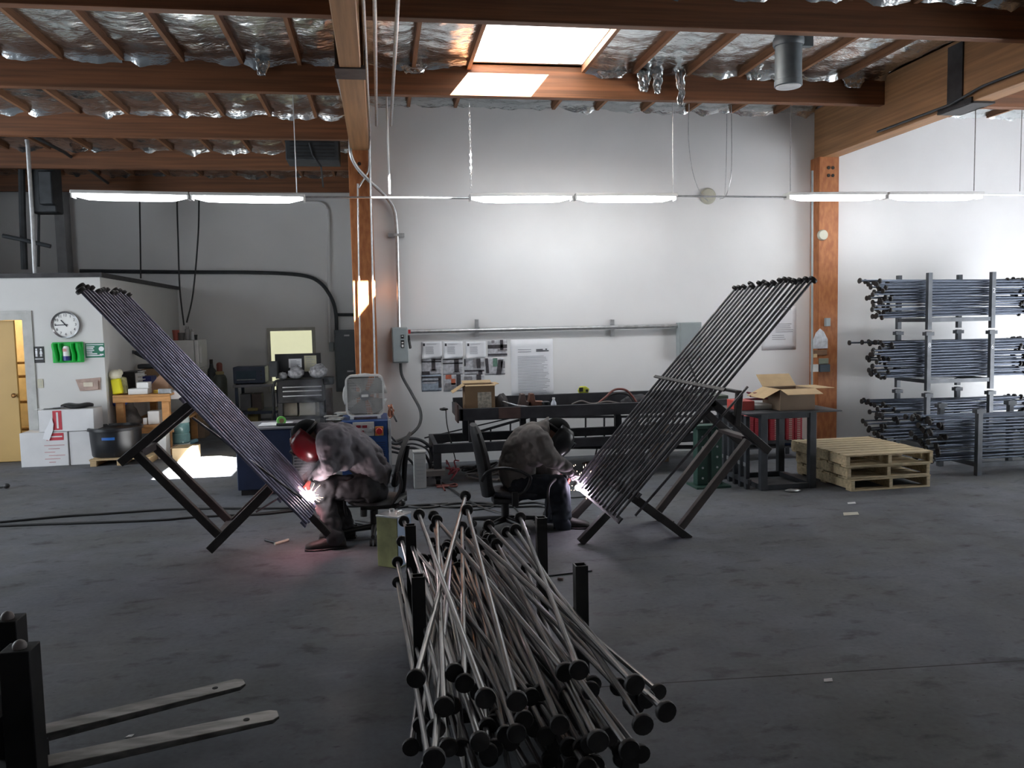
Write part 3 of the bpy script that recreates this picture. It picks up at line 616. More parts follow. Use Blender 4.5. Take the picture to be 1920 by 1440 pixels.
# eyewash station, its sign, restroom sign, outlet, pouch
a, d = PY(98, 642, YO), PY(159, 679, YO); W_ = d.x-a.x; H_ = a.z-d.z
t = thing('eyewash_station', 'bright green eyewash station with a white bottle on the office wall', 'eyewash station', ((a.x+d.x)/2, YO, d.z))
M_grn = mat('bright_green', (0.01, 0.46, 0.06), 0.35, var=0.1)
obj('back_plate', B().box((a.x, YO-.03, d.z), (d.x, YO, a.z)), M_grn, t, bev=.012)
for u0, u1 in ((.03, .2), (.24, .36), (.62, .74), (.79, .98)):
    pts = []
    secs = []
    for k in range(7):
        v = k/6; r = .02 + .035*math.sin(pi*(.15+.7*v)); secs.append(((a.x+W_*(u0+u1)/2 + .012*math.sin(v*5), YO-.03, d.z+H_*(.06+.88*v)), (W_*(u1-u0)/2, 0, 0), (0, r+.02, 0)))
    obj('pod', B().loft(secs), M_grn, t)
obj('bottle', B().lathe([(.04, 0), (.045, .02), (.045, H_*.6), (.03, H_*.7)], (a.x+W_*.49, YO-.06, d.z+.03), n=16), M_white, t)
obj('bottle_base', B().lathe([(.047, 0), (.047, H_*.22)], (a.x+W_*.49, YO-.06, d.z+.03), n=16), mat('navy', (.03,.04,.2), .4), t)
obj('bottle_label', B().cbox((a.x+W_*.47, YO-.108, d.z+H_*.62), (.05, .004, .04)), mat('pale_red', (.6,.3,.28), .5), t)
a, d = PY(159.5, 644, YO), PY(197, 670, YO); W_ = d.x-a.x; H_ = a.z-d.z
t = thing('eyewash_sign', 'dark green sign with white print beside the eyewash station', 'sign', ((a.x+d.x)/2, YO, d.z))
obj('panel', B().box((a.x, YO-.006, d.z), (d.x, YO, a.z)), mat('sign_green', (.02, .17, .10), .4), t)
bb = B()
for k in range(6):
    w = (.42, .36, .4, .3, .55, .8)[k]; bb.cbox((a.x+W_*(.06+w/2), YO-.008, a.z-H_*(.25+.12*k)), (W_*w, .002, H_*.07))
bb.lathe([(.034, 0), (.034, .003)], (a.x+W_*.84, YO-.006, a.z-H_*.4), (0,-1,0), 20).cbox((a.x+W_*.84, YO-.008, a.z-H_*.8), (W_*.2, .002, H_*.1)).cbox((a.x+W_*.5, YO-.008, a.z-H_*.1), (W_*.9, .002, H_*.05))
obj('white_print', bb, M_paper, t)
a, d = PY(62.5, 650, YO), PY(84, 680, YO); W_ = d.x-a.x; H_ = a.z-d.z
t = thing('restroom_sign', 'small black restroom sign with two white figures beside the door', 'sign', ((a.x+d.x)/2, YO, d.z))
obj('panel', B().box((a.x, YO-.008, d.z), (d.x, YO, a.z)), M_black, t, bev=.003); bb = B()
for u, sk in ((.28, 0), (.72, 1)):
    bb.lathe([(.012, 0), (.012, .003)], (a.x+W_*u, YO-.008, a.z-H_*.17), (0,-1,0), 14)
    if sk: bb.prism([(a.x+W_*(u-.06), YO-.008, a.z-H_*.24), (a.x+W_*(u+.06), YO-.008, a.z-H_*.24), (a.x+W_*(u+.14), YO-.008, a.z-H_*.45), (a.x+W_*(u-.14), YO-.008, a.z-H_*.45)], (0, -.003, 0))
    else: bb.cbox((a.x+W_*u, YO-.0095, a.z-H_*.34), (W_*.2, .003, H_*.2))
    for s in (-.05, .05): bb.cbox((a.x+W_*(u+s), YO-.0095, a.z-H_*.53), (W_*.07, .003, H_*.18))
bb.cbox((a.x+W_*.5, YO-.0095, a.z-H_*.76), (W_*.82, .003, H_*.045)); obj('figures', bb, M_paper, t)
plate_c = PY(76, 719, YO); t = thing('wall_outlet', 'beige outlet plate low on the office wall beside the door', 'outlet', (plate_c.x, YO, plate_c.z-.06))
obj('cover', B().cbox((plate_c.x, YO-.004, plate_c.z), (.075, .008, .12)), mat('beige', (.55,.52,.4), .5), t, bev=.002); obj('socket', B().cbox((plate_c.x, YO-.009, plate_c.z+.025), (.03,.003,.03)).cbox((plate_c.x, YO-.009, plate_c.z-.025), (.03,.003,.03)), M_tan, t)
a, d = PY(142, 709, YO), PY(190, 732, YO); W_ = d.x-a.x; H_ = a.z-d.z
t = thing('wall_pouch', 'flat reddish-tan pouch pinned below the eyewash sign', 'pouch', ((a.x+d.x)/2, YO, d.z)); M_pou = mat('tan_pouch', (.45,.33,.28), .7, var=.15, scale=12)
obj('back', B().prism([(a.x, YO-.012, a.z-.02), (d.x, YO-.012, a.z), (d.x-.01, YO-.012, d.z+.01), (a.x+.05, YO-.012, d.z)], (0, .012, 0)), M_pou, t)
obj('pocket', B().prism([(a.x+.03, YO-.03, a.z-.05), (a.x+W_*.5, YO-.034, a.z-.075), (d.x-.03, YO-.03, a.z-.04), (d.x-.03, YO-.03, d.z+.02), (a.x+.06, YO-.03, d.z+.01)], (0, .018, 0)), M_pou, t)
obj('label_patch', B().cbox((a.x+W_*.52, YO-.037, a.z-H_*.5), (.12, .003, .06)), mat('cream_patch', (.7,.62,.5), .6), t)
# ================================================================ left bay: cartons, drum, workbench and what is on it
def bx(x0, y0, x1, y1, Y, d, z0=None):
    ym = (y0+y1)/2
    a, c = PY(x0, ym, Y), PY(x1, ym, Y); xm = (x0+x1)/2
    zt, zb = PY(xm, y0, Y).z, PY(xm, y1, Y).z
    if z0 is not None: zb = z0
    return (a.x, Y, zb), (c.x, Y+d, zt)
def box_thing(name, label, cat, r, m, group=None, bev=0.006):
    lo, hi = r; return solo(name, label, cat, B().box(lo, hi), m, group, origin=((lo[0]+hi[0])/2, (lo[1]+hi[1])/2, lo[2]), bev=bev)
M_wcard = mat('white_carton', (.70, .70, .71), .7, var=.05, scale=3); M_card = mat('cardboard', (.30, .19, .105), .75, var=.1, scale=5); M_cardl = mat('cardboard_inside', (.50, .36, .20), .75, var=.08, scale=6)
M_lred = mat('label_red', (.52, .04, .06), .5, var=.1); M_tape = mat('tan_tape', (.5, .4, .27), .4)
def carton(r, label, reds, group='white cartons by the office door'):
    lo, hi = r; t = thing('carton', label, 'carton', ((lo[0]+hi[0])/2, (lo[1]+hi[1])/2, lo[2]), group)
    obj('body', B().box(lo, hi), M_wcard, t, bev=.006)
    xm = (lo[1]+hi[1])/2; obj('flap_seam', B().box((lo[0]+.002, xm-.004, hi[2]-.001), (hi[0]-.002, xm+.004, hi[2]+.002)), M_tape, t)
    for (u0, v0, u1, v1, vert) in reds:
        X = lambda u: lo[0]+(hi[0]-lo[0])*u
        Z = lambda v: hi[2]-(hi[2]-lo[2])*v
        l = obj('red_label', B().box((X(u0), lo[1]-.003, Z(v1)), (X(u1), lo[1]-.0005, Z(v0))), M_lred, t)
        st = B(); st.box((X(u0)+.015, lo[1]-.0045, Z(v0)-(Z(v0)-Z(v1))*.58), (X(u1)-.015, lo[1]-.003, Z(v0)-(Z(v0)-Z(v1))*.40)) if not vert else st.box((X(u0)+(X(u1)-X(u0))*.4, lo[1]-.0045, Z(v1)+.02), (X(u0)+(X(u1)-X(u0))*.62, lo[1]-.003, Z(v0)-.02)); obj('label_print', st, M_wcard, l)
    return t
YC = 11.66
t1 = carton(bx(38, 811, 128, 877, YC, .4, 0), 'white carton on the floor at left, red-labelled, under the top carton', [(.56, .03, .92, .24, 0)])
pr = B(); lo, hi = bx(84, 834, 122, 868, YC, .4); 
for k in range(6): pr.box((lo[0]+.05*(k % 2), YC-.003, hi[2]-.045*k-.012), (hi[0]-.06*((k*7) % 3), YC-.001, hi[2]-.045*k))
obj('pink_print', pr, mat('faint_pink', (.55, .36, .37), .7), t1)
carton(bx(130, 808, 177, 876, YC+.02, .38, 0), 'plain white carton on the floor under the right end of the top carton', [])
zt = bx(38, 811, 128, 877, YC, .4)[1][2]
r = bx(72, 768, 176, 810, YC, .36); r = ((r[0][0], r[0][1], zt+.004), r[1]); carton(r, 'long white carton lying on top of the two others', [(.26, .04, .42, .92, 1)])
zt2 = r[1][2]
b = B(); c = PY(146, 764, YC+.2); secs = [((c.x-.2+.4*u, YC+.18, zt2+.03+.012*math.sin(u*9)), (0, .12*math.sin(pi*(.08+.84*u)), 0), (0, 0, .012+.03*math.sin(pi*(.1+.8*u)))) for u in [k/9 for k in range(10)]]
solo('work_jacket', 'black folded cloth lying on the top white carton', 'cloth', b.loft(secs), M_black)
b = B(); c = PY(95, 764, YC+.2); n = 6
b.add([(c.x-.16+.36*i/n, YC+.08+.16*j/n, zt2+.006+.02*noise.noise(Vector((i*.8, j*.9, 1)))*(i/n)+.03*(i/n)*(1-j/n)) for j in range(n+1) for i in range(n+1)], [(j*(n+1)+i, j*(n+1)+i+1, (j+1)*(n+1)+i+1, (j+1)*(n+1)+i) for j in range(n) for i in range(n)])
o = solo('paper_sheet', 'loose white paper on the top carton, left of the black cloth', 'paper', b, M_paper, smooth=180); o.modifiers.new('t', 'SOLIDIFY').thickness = .002
b = B(); q = [PY(x, y, YC-.02) for x, y in [(96, 783), (100, 795), (99, 808), (92, 826), (80, 823), (84, 808), (90, 797)]]
solo('plastic_wrap', 'torn white plastic hanging off the front of the top carton', 'plastic', B().prism(q, (0, .01, 0)), M_paper)
# pallet with the black drum
def mini_pallet(lo, hi, label):
    t = thing('pallet', label, 'pallet', ((lo[0]+hi[0])/2, (lo[1]+hi[1])/2, 0)); m = M_cardl
    for x in (lo[0]+.05, (lo[0]+hi[0])/2, hi[0]-.05): obj('stringer', B().box((x-.04, lo[1], 0.0), (x+.04, hi[1], .075)), m, t, bev=.004)
    n = 5
    for k in range(n): y = lo[1]+(hi[1]-lo[1]-.1)*k/(n-1); obj('deck_board', B().box((lo[0], y, .075), (hi[0], y+.1, .095)), m, t, bev=.003)
M_pal = mat('pallet_pine', (.48, .385, .24), .75, var=.2, scale=5, stretch=(2, 8, 8))
lo, hi = bx(167, 858, 282, 878, 11.45, .75, 0); M_cardl_keep = M_cardl; mini_pallet(lo, hi, 'small light wooden pallet carrying the black drum')
c = PY(219, 850, 11.83); R = .33
t = thing('plastic_drum', 'low shiny black plastic drum with a blue label on the small pallet', 'drum', (c.x, 11.83, .095)); M_gblack = mat('gloss_black', (.012, .013, .016), .34, var=.2)
obj('tub', B().lathe([(R*.9, 0), (R*.93, .02), (R*.97, .2), (R*.99, .34), (R, .36)], (c.x, 11.83, .096), n=36), M_gblack, t)
obj('rim', B().lathe([(R*1.0, 0), (R*1.06, .005), (R*1.06, .04), (R*1.0, .05), (R*.95, .02)], (c.x, 11.83, .44), n=36), M_gblack, t)
bb = B(); pts = [(c.x+R*1.0*math.sin(a), 11.83-R*1.0*math.cos(a)) for a in [-.25+.1*k for k in range(6)]]
for k in range(5): (xa, ya), (xb, yb_) = pts[k], pts[k+1]; bb.quad((xa, ya, .335), (xb, yb_, .335), (xb, yb_, .37), (xa, ya, .37))
obj('blue_label', bb, mat('blue_label', (.02, .12, .42), .4), t)
# wooden workbench
M_bench = mat('bench_fir', (.50, .25, .09), .6, var=.12, scale=5, stretch=(1.5, 6, 6))
YBn = 12.13; lo, hi = bx(211, 740, 319, 754, YBn, 1.9); t = thing('workbench', 'rough fir workbench with a lower shelf beside the office wall', 'workbench', ((lo[0]+hi[0])/2, YBn+.9, 0))
bx0, bx1, bz0, bz1 = max(lo[0], XO+.03), hi[0], lo[2], hi[2]
obj('top', B().box((bx0, YBn, bz1-.03), (bx1, YBn+1.9, bz1)), M_bench, t, bev=.004)
obj('apron', B().box((bx0, YBn-.0, bz0), (bx1, YBn+.04, bz1-.031)), M_bench, t, bev=.004)
for x in (bx0+.02, bx1-.13):
    for y in (YBn+.045, YBn+1.75): obj('leg', B().box((x, y, 0), (x+.1, y+.1, bz1-.031)), M_bench, t, bev=.004)
sz = PY(275, 798, YBn).z; obj('lower_shelf', B().box((bx0, YBn+.0, sz-.03), (bx1+.02, YBn+1.8, sz)).box((bx0, YBn, sz-.11), (bx1+.02, YBn+.04, sz-.031)), M_bench, t, bev=.004)
ZB = bz1
def on(r): return ((r[0][0], r[0][1], ZB+.001), r[1])
t = thing('yellow_jug', 'bright yellow sack slumped at the bench corner, cream bag above', 'sack', (PY(218, 740, YBn+.1).x, YBn+.15, ZB)); c = PY(218, 720, YBn+.12)
M_yel2 = mat('bright_yellow', (.75, .68, .01), .5, var=.06)
obj('body', B().prism([PY(x, y, YBn+.04) for x, y in [(206, 712), (224, 709), (230, 738), (211, 741)]], (0, .15, 0)), M_yel2, t, bev=.02)
b = B(); c = PY(216, 703, YBn+.1); b.sph(c, .085, sc=(1.05, .8, .9)).sph(c+Vector((.05, .02, .03)), .05); obj('cream_bag', b, mat('cream_plastic', (.72, .68, .52), .5, var=.1, scale=15), t)
obj('side_pack', B().prism([PY(x, y, YBn+.1) for x, y in [(226, 707), (233, 709), (238, 737), (230, 738)]], (0, .1, 0)), mat('olive_pack', (.4, .38, .2), .6, var=.3, scale=20), t)
box_thing('black_crate', 'black plastic crate on the fir bench behind the yellow sack', 'crate', on(bx(229, 697, 254, 739, YBn+.45, .4)), M_black)
r_ = on(bx(254, 700, 259, 739, YBn+.46, .36)); b = B().box(*r_)
for k in range(5): b.box((r_[1][0], r_[0][1], r_[0][2]+.05+.06*k), (r_[1][0]+.04, r_[0][1]+.3, r_[0][2]+.06+.06*k))
solo('paper_tray', 'white stacked letter trays standing against the black crate', 'tray', b, M_white)
box_thing('white_tray', 'low white box at the front of the fir bench, lower of two', 'box', on(bx(240, 729, 277, 741, YBn+.06, .22)), M_white, 'white boxes on the bench top')
zz = on(bx(240, 729, 277, 741, YBn+.06, .22))[1][2]; r = bx(256, 717, 278, 729, YBn+.08, .18); box_thing('white_tray', 'small white box with a lid on top of another at bench front', 'box', ((r[0][0], r[0][1], zz+.002), r[1]), M_white, 'white boxes on the bench top')
box_thing('blue_bin', 'dark blue bin at the back of the fir bench', 'bin', on(bx(263, 706, 284, 735, YBn+.7, .3)), mat('navy_bin', (.02, .03, .16), .4))
box_thing('brown_case', 'brown flat case under the dark saw on the bench', 'case', on(bx(265, 692, 300, 722, YBn+1.15, .3)), M_card)
zz = on(bx(265, 692, 300, 722, YBn+1.15, .3))[1][2]
t = thing('hand_saw', 'dark chop saw resting on the brown case', 'saw', (PY(280, 690, YBn+1.3).x, YBn+1.3, zz+.003)); c = Vector((PY(280, 690, YBn+1.3).x, YBn+1.3, zz))
obj('base', B().cbox(c+Vector((0.02,0,.04)), (.34, .2, .07)), M_dgrey, t, bev=.02); obj('arm', B().bar(c+Vector((.12,0,.07)), c+Vector((-.2,0,.26)), .05, .06).bar(c+Vector((-.2,0,.26)), c+Vector((-.26,0,.27)), .07, .05), M_dgrey, t, bev=.01)
b = B(); q = [PY(x, y, YBn+.3) for x, y in [(283, 722), (300, 702), (315, 712), (315, 728), (284, 728)]]; q[-1].z = q[-2].z = ZB+.002; solo('cardboard_box', 'tan cardboard box with a slanted lid on the fir bench', 'box', B().prism(q, (0, .25, 0)), mat('tan_card', (.42, .25, .16), .7, var=.1))
box_thing('yellow_level', 'yellow spirit level lying in front of the tan box', 'level', on(bx(287, 731, 309, 737, YBn+.15, .05)), mat('tool_yellow', (.6, .4, .04), .5))
box_thing('steel_tin', 'small grey tin beside the yellow level on the bench edge', 'tin', on(bx(296, 729, 321, 738, YBn+.02, .08)), M_galv)
# below the bench
b = B(); c = PY(243, 790, YBn+.3); c.z = sz; secs = [((c.x+.02*math.sin(k), c.y, sz+.005+.3*k/6), (.17*(1-.09*k+.1*math.sin(k*2)), 0, 0), (0, .14*(1-.08*k), 0)) for k in range(7)]
t = thing('tool_bag', 'grey and blue bag slumped on the lower bench shelf', 'bag', (c.x, c.y, sz)); obj('bag_body', B().loft(secs), mat('grey_bag', (.10, .095, .09), .7, var=.5, scale=9, bump=.3, bscale=15), t)
obj('blue_cloth', B().sph((c.x-.1, c.y-.06, sz+.31), .085, sc=(1.3, .8, .7)), mat('blue_cloth', (.03, .07, .38), .7, var=.2), t)
def shelf_box(x0, y0, x1, y1, dy, d, label, m=M_white): r = bx(x0, y0, x1, y1, YBn+dy, d); box_thing('white_box', label, 'box', ((r[0][0], r[0][1], sz+.002), r[1]), m, 'boxes on the lower bench shelf')
shelf_box(277, 771, 299, 796, .12, .2, 'white box pair on the lower bench shelf beside the fir leg'); shelf_box(268, 784, 275, 796, .1, .08, 'tiny white box on the lower shelf right of the bag')
r = bx(318, 750, 339, 772, YBn+.25, .25); box_thing('paper_box', 'pale box on the bench edge partly behind the tilted frame', 'box', ((r[0][0], r[0][1], ZB-.1), (r[1][0], r[1][1], ZB+.02)), M_wcard)
bx1e = bx1
b = B(); rr = bx(295, 815, 312, 862, YBn-.28, .22, 0); box_thing('white_pail', 'tall white carton on the floor in front of the bench leg', 'carton', rr, M_white)
c = PY(339, 838, 12.55); c.z = 0
t = thing('water_jug', 'clear five gallon water jug with teal bands on the floor', 'jug', (c.x, 12.55, 0)); M_teal = mat('teal_plastic', (.22, .42, .42), .2, var=.15, scale=12); z0 = 0.0
obj('bottle', B().lathe([(.12, 0), (.135, .02), (.135, .13), (.125, .15), (.135, .17), (.135, .28), (.13, .30)], (c.x, 12.55, .12), n=24), M_teal, t); obj('cap_band', B().lathe([(.137, 0), (.14, .01), (.14, .07), (.1, .11)], (c.x, 12.55, .42), n=24), mat('pale_band', (.68, .76, .74), .4), t)
obj('stand', B().lathe([(.13, 0), (.13, .118)], (c.x, 12.55, 0), n=24), M_white, t)
r = bx(323, 840, 366, 874, 11.6, .35, 0); t = thing('cardboard_box', 'open cardboard box glaring in the sunlit floor patch', 'box', ((r[0][0]+r[1][0])/2, 11.77, 0)); lo, hi = r
obj('body', B().box(lo, hi), M_cardl, t, bev=.004); obj('flap', B().prism([(lo[0]-.03, lo[1], hi[2]), (lo[0], lo[1], hi[2]+.002), (lo[0], hi[1], hi[2]+.002), (lo[0]-.03, hi[1], hi[2])], (0,0,-.005)), M_card, t)
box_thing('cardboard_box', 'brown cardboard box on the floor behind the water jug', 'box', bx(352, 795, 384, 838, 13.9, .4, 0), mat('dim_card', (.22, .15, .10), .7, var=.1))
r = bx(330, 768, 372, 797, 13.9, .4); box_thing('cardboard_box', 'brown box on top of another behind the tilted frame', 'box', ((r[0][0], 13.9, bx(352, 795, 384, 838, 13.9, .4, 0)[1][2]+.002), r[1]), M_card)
pipe('blue_bottle', 'small light blue bottle lying on the floor near the jug', 'bottle', [PF(352, 831, .04), PF(368, 826, .04)], .035, mat('light_blue', (.16, .36, .46), .3), n=12)
# refrigerator and the things on it
a, c = PX(391, 640, -3.0), PX(366, 640, -3.0)
YF = 15.0; xf1 = PY(366, 700, YF).x; xf0 = max(xf1-.7, XO+.03); zt = PY(350, 638, YF).z; 
t = thing('refrigerator', 'white refrigerator in the rear corner beside the office wall', 'refrigerator', ((xf0+xf1)/2, YF+.35, 0)); M_fr = mat('fridge_white', (.72, .71, .69), .35, var=.03)
obj('body', B().box((xf0, YF, .02), (xf1, YF+.75, zt)), M_fr, t, bev=.015); zs = PX(380, 690, xf1+.05).z
obj('freezer_door', B().box((xf1+.006, YF, zs+.012), (xf1+.07, YF+.75, zt)), M_fr, t, bev=.015); dd = obj('main_door', B().box((xf1+.006, YF, .06), (xf1+.07, YF+.75, zs)), M_fr, t, bev=.015)
obj('handle', B().box((xf1+.071, YF+.06, zs+.1), (xf1+.11, YF+.1, zs+.4)), M_fr, t, bev=.01); obj('handle', B().box((xf1+.071, YF+.06, zs-.45), (xf1+.11, YF+.1, zs-.06)), M_fr, t, bev=.01)
def fr_item(px, r, h, label, m, nm='jar', dy=.15):
    c = PY(px, 630, YF+dy); solo(nm, label, nm, B().lathe([(r, 0), (r*1.05, h*.1), (r, h*.75), (r*.55, h*.85), (r*.55, h)] if nm == 'bottle' else [(r*.8, 0), (r, h)], (c.x, YF+dy, zt+.001), n=18), m, 'containers on the refrigerator', origin=(c.x, YF+dy, zt))
fr_item(330, .06, .18, 'red cup on top of the refrigerator', mat('red_cup', (.40, .10, .07), .5), 'cup'); fr_item(340, .06, .13, 'dark jar next to the red cup on the refrigerator', mat('grey_jar', (.12, .11, .10), .5))
fr_item(352, .045, .24, 'tall grey bottle standing on the refrigerator', mat('grey_bottle', (.30, .30, .30), .4), 'bottle'); fr_item(361, .035, .19, 'small white-topped bottle nearest the refrigerator doors', mat('white_bottle', (.5, .5, .5), .4), 'bottle', .1); fr_item(366, .04, .09, 'small black jar at the edge of the refrigerator top', M_black, 'jar', .12)
# gas cylinder
c = PY(412, 700, 15.6); t = thing('gas_cylinder', 'dull green gas cylinder with a red cap beside the refrigerator', 'gas cylinder', (c.x, 15.6, 0)); z1 = PY(412, 703, 15.6).z
obj('bottle', B().lathe([(.115, 0), (.12, .02), (.12, z1-.08), (.10, z1-.02), (.05, z1+.03)], (c.x, 15.6, 0), n=24), mat('cyl_green', (.09, .10, .085), .5), t); obj('neck', B().lathe([(.07, 0), (.075, .05), (.05, .07)], (c.x, 15.6, z1-.0), n=18), mat('cyl_neck', (.42, .33, .16), .5), t)
obj('cap', B().lathe([(.05, 0), (.052, .13), (.04, .16), (.01, .17)], (c.x, 15.6, z1+.06), n=18), mat('cyl_red', (.22, .05, .035), .5), t)
c = PY(396, 700, 15.7); t = thing('gas_cylinder', 'dark gas cylinder half hidden behind the refrigerator edge', 'gas cylinder', (c.x, 15.75, 0)); obj('bottle', B().lathe([(.1, 0), (.1, z1+.05), (.04, z1+.13), (.03, z1+.2)], (c.x, 15.75, 0), n=20), M_dgrey, t); obj('valve', B().cyl((c.x, 15.75, z1+.2), (c.x, 15.75, z1+.28), .03, 12), M_bolt, t)
# table with the printer
YT = 15.2; lo, hi = bx(436, 721, 517, 726, YT, .8); t = thing('side_table', 'dark steel table against the rear wall carrying the haze-blue oven', 'table', ((lo[0]+hi[0])/2, YT+.4, 0)); M_hazeblue = mat('haze_blue_steel', (.045, .06, .10), .5, .2, var=.2)  # the blue in this steel colour stands for smoke haze over dark metal
obj('top', B().box(lo, hi), mat('table_grey', (.22, .22, .24), .5), t, bev=.004)
for x in (lo[0]+.03, hi[0]-.08):
    for y in (YT+.03, YT+.72): obj('leg', B().box((x, y, 0), (x+.05, y+.05, lo[2])), M_hazeblue, t)
z2 = PY(470, 772, YT).z; obj('lower_shelf', B().box((lo[0], YT+.03, z2-.05), (hi[0], YT+.77, z2)), M_hazeblue, t)
ZT = hi[2]; r = bx(437, 688, 497, 720, YT+.1, .45); lo2, hi2 = (r[0][0], r[0][1], ZT+.015), r[1]
t = thing('toaster_oven', 'dark oven, painted haze-blue, with a glass front on the rear steel table', 'oven', ((lo2[0]+hi2[0])/2, YT+.3, ZT)); obj('case', B().box(lo2, hi2), M_hazeblue, t, bev=.012)
w = hi2[0]-lo2[0]; obj('window', B().box((lo2[0]+w*.1, lo2[1]-.008, lo2[2]+.07), (lo2[0]+w*.72, lo2[1], hi2[2]-.07)), mat('dark_glass', (.05, .08, .11), .1), t); obj('handle', B().cyl((lo2[0]+w*.12, lo2[1]-.035, lo2[2]+.07), (lo2[0]+w*.7, lo2[1]-.035, lo2[2]+.07), .009, 8), M_galv, t)
for k in (.25, .5, .75): obj('knob', B().cyl((lo2[0]+w*.88, lo2[1], lo2[2]+.28*k), (lo2[0]+w*.88, lo2[1]-.02, lo2[2]+.28*k), .018, 10), M_dgrey, t)
for x in (.1, .9): obj('foot', B().cbox((lo2[0]+w*x, YT+.3, ZT+.008), (.04, .3, .014)), M_black, t)
for args in ((450, 734, 470, 753, 'grey box on the shelf of the rear steel table', mat('grey_stuff', (.16, .16, .17), .6)), (472, 732, 490, 753, 'brown box on the shelf of the rear steel table', mat('brown_stuff', (.13, .10, .09), .6))):
    r = bx(*args[:4], YT+.2, .3); box_thing('storage_box', args[4], 'box', ((r[0][0], r[0][1], z2+.002), (r[1][0], r[1][1], z2+.3)), args[5], 'boxes on the rear steel table shelf')
r = bx(465, 782, 484, 795, YT+.15, .35, 0); box_thing('yellow_bin', 'yellowish bin on the floor below the rear steel table', 'bin', ((r[0][0], r[0][1], 0), (r[1][0], r[1][1], .32)), mat('dim_yellow', (.35, .28, .10), .6))
# rolling tool chest
YK = 13.6; r = bx(520, 712, 606, 755, YK, .55); lo, hi = r; t = thing('tool_chest', 'black rolling tool chest with bright drawer pulls in the left bay', 'tool chest', ((lo[0]+hi[0])/2, YK+.27, 0)); w = hi[0]-lo[0]
M_chest = mat('chest_black', (.018, .018, .02), .35, var=.2)
obj('cabinet', B().box(lo, hi), M_chest, t, bev=.006)
for yy, h in ((727.5, 6), (735, 7), (744, 8)):
    z = PY(563, yy-2, YK).z; d = obj('drawer', B().box((lo[0]+.08, YK-.015, z-.06), (hi[0]-.02, YK, z)), M_chest, t, bev=.003); obj('drawer_pull', B().box((lo[0]+.085, YK-.035, z-.008), (hi[0]-.025, YK-.016, z+.012)), mat('bright_trim', (.75, .75, .76), .25, .9) if yy < 728 else bpy.data.materials['bright_trim'], d)
for x in (lo[0], hi[0]-.07):
    for y in (YK+.0, YK+.48): obj('leg', B().box((x, y, .1), (x+.07, y+.07, lo[2])), M_chest, t)
obj('lower_shelf', B().box((lo[0], YK, .28), (hi[0], YK+.55, .33)), M_chest, t)
for x in (lo[0]+.04, hi[0]-.04):
    for y in (YK+.04, YK+.51): obj('caster', B().cyl((x-.015, y, .051), (x+.015, y, .051), .05, 14), M_rubber, t)
ld = bx(516, 663, 602, 711, YK+.42, .04); obj('lid', B().box((ld[0][0], ld[0][1], hi[2]+.002), ld[1]), M_chest, t, bev=.004); obj('side_tray', B().box((hi[0]+.002, YK+.1, hi[2]-.1), (hi[0]+.16, YK+.4, hi[2]+.02)), M_dgrey, t, bev=.01)
obj('side_handle', B().box((lo[0]-.12, YK+.1, hi[2]+.05), (lo[0]-.002, YK+.3, hi[2]+.3)), M_dgrey, t)
for x0, y0, x1, y1, lab, m in ((541, 673, 566, 689, 'white printed sheet taped inside the tool chest lid', M_paper), (570, 667, 594, 696, 'cream sheet taped inside the tool chest lid', mat('cream_sheet', (.52, .50, .36), .7))):
    a, c = PY(x0, y0, YK+.41), PY(x1, y1, YK+.41); t = thing('taped_sheet', lab, 'sheet', ((a.x+c.x)/2, YK+.415, c.z), 'sheets taped in the tool chest lid'); obj('paper', B().box((a.x, YK+.413, c.z), (c.x, YK+.418, a.z)), m, t); bb = B()
    for k in range(6): bb.box((a.x+.03, YK+.411, a.z-.03-(a.z-c.z)*.13*k-.008), (a.x+(c.x-a.x)*(.85 if k % 2 else .6), YK+.413, a.z-.03-(a.z-c.z)*.13*k))
    obj('printed_lines', bb, M_ink, t)
M_bag = mat('clear_bag', (.42, .42, .44), .3, var=.4, scale=20, bump=.6, bscale=20)
for px, s, lab in ((555, .13, 'crumpled plastic bag on the tool chest below the white sheet'), (597, .15, 'bulging plastic bag at the right end of the tool chest'), (530, .08, 'small crumpled bag at the left end of the tool chest')):
    c = PY(px, 705, YK+.2); vs = B().sph((0, 0, 0), 1, 14, 10); q = B(); q.f = vs.f; q.m = vs.m; q.v = [Vector((v.x*s*1.0, v.y*s*.7, (v.z+1)*s*.75))*(1+.25*noise.noise(v*2.2+Vector((px, 0, 0)))) + Vector((c.x, YK+.2, hi[2])) for v in vs.v]
    solo('plastic_bag', lab, 'bag', q, M_bag, 'plastic bags on the tool chest', origin=(c.x, YK+.2, hi[2]), smooth=180)
r = bx(532, 770, 558, 788, YK+.1, .3); box_thing('parts_box', 'grey box on the lower shelf of the tool chest', 'box', ((r[0][0], r[0][1], .332), (r[1][0], r[1][1], .55)), mat('tan_parts', (.30, .27, .22), .6), 'boxes under the tool chest')
r = bx(562, 768, 592, 788, YK+.1, .3); box_thing('parts_box', 'paler wide box on the lower shelf of the tool chest', 'box', ((r[0][0], r[0][1], .332), (r[1][0], r[1][1], .58)), mat('tan_parts2', (.36, .35, .31), .6), 'boxes under the tool chest')
pipe('chest_cord', 'thick dark cord hooked down the left side of the tool chest', 'cord', [PY(530, 712, YK-.05), PY(516, 716, YK-.05), PY(512, 735, YK-.05), PY(513, 770, YK-.05), PY(508, 800, YK-.05)], .02, M_rubber, smooth_n=6)
r = bx(607, 730, 622, 790, 14.6, .35, 0); box_thing('storage_locker', 'reddish grey locker between the tool chest and electrical panel', 'locker', ((r[0][0], r[0][1], 0), r[1]), mat('dim_locker', (.17, .13, .125), .6, var=.25, scale=5))
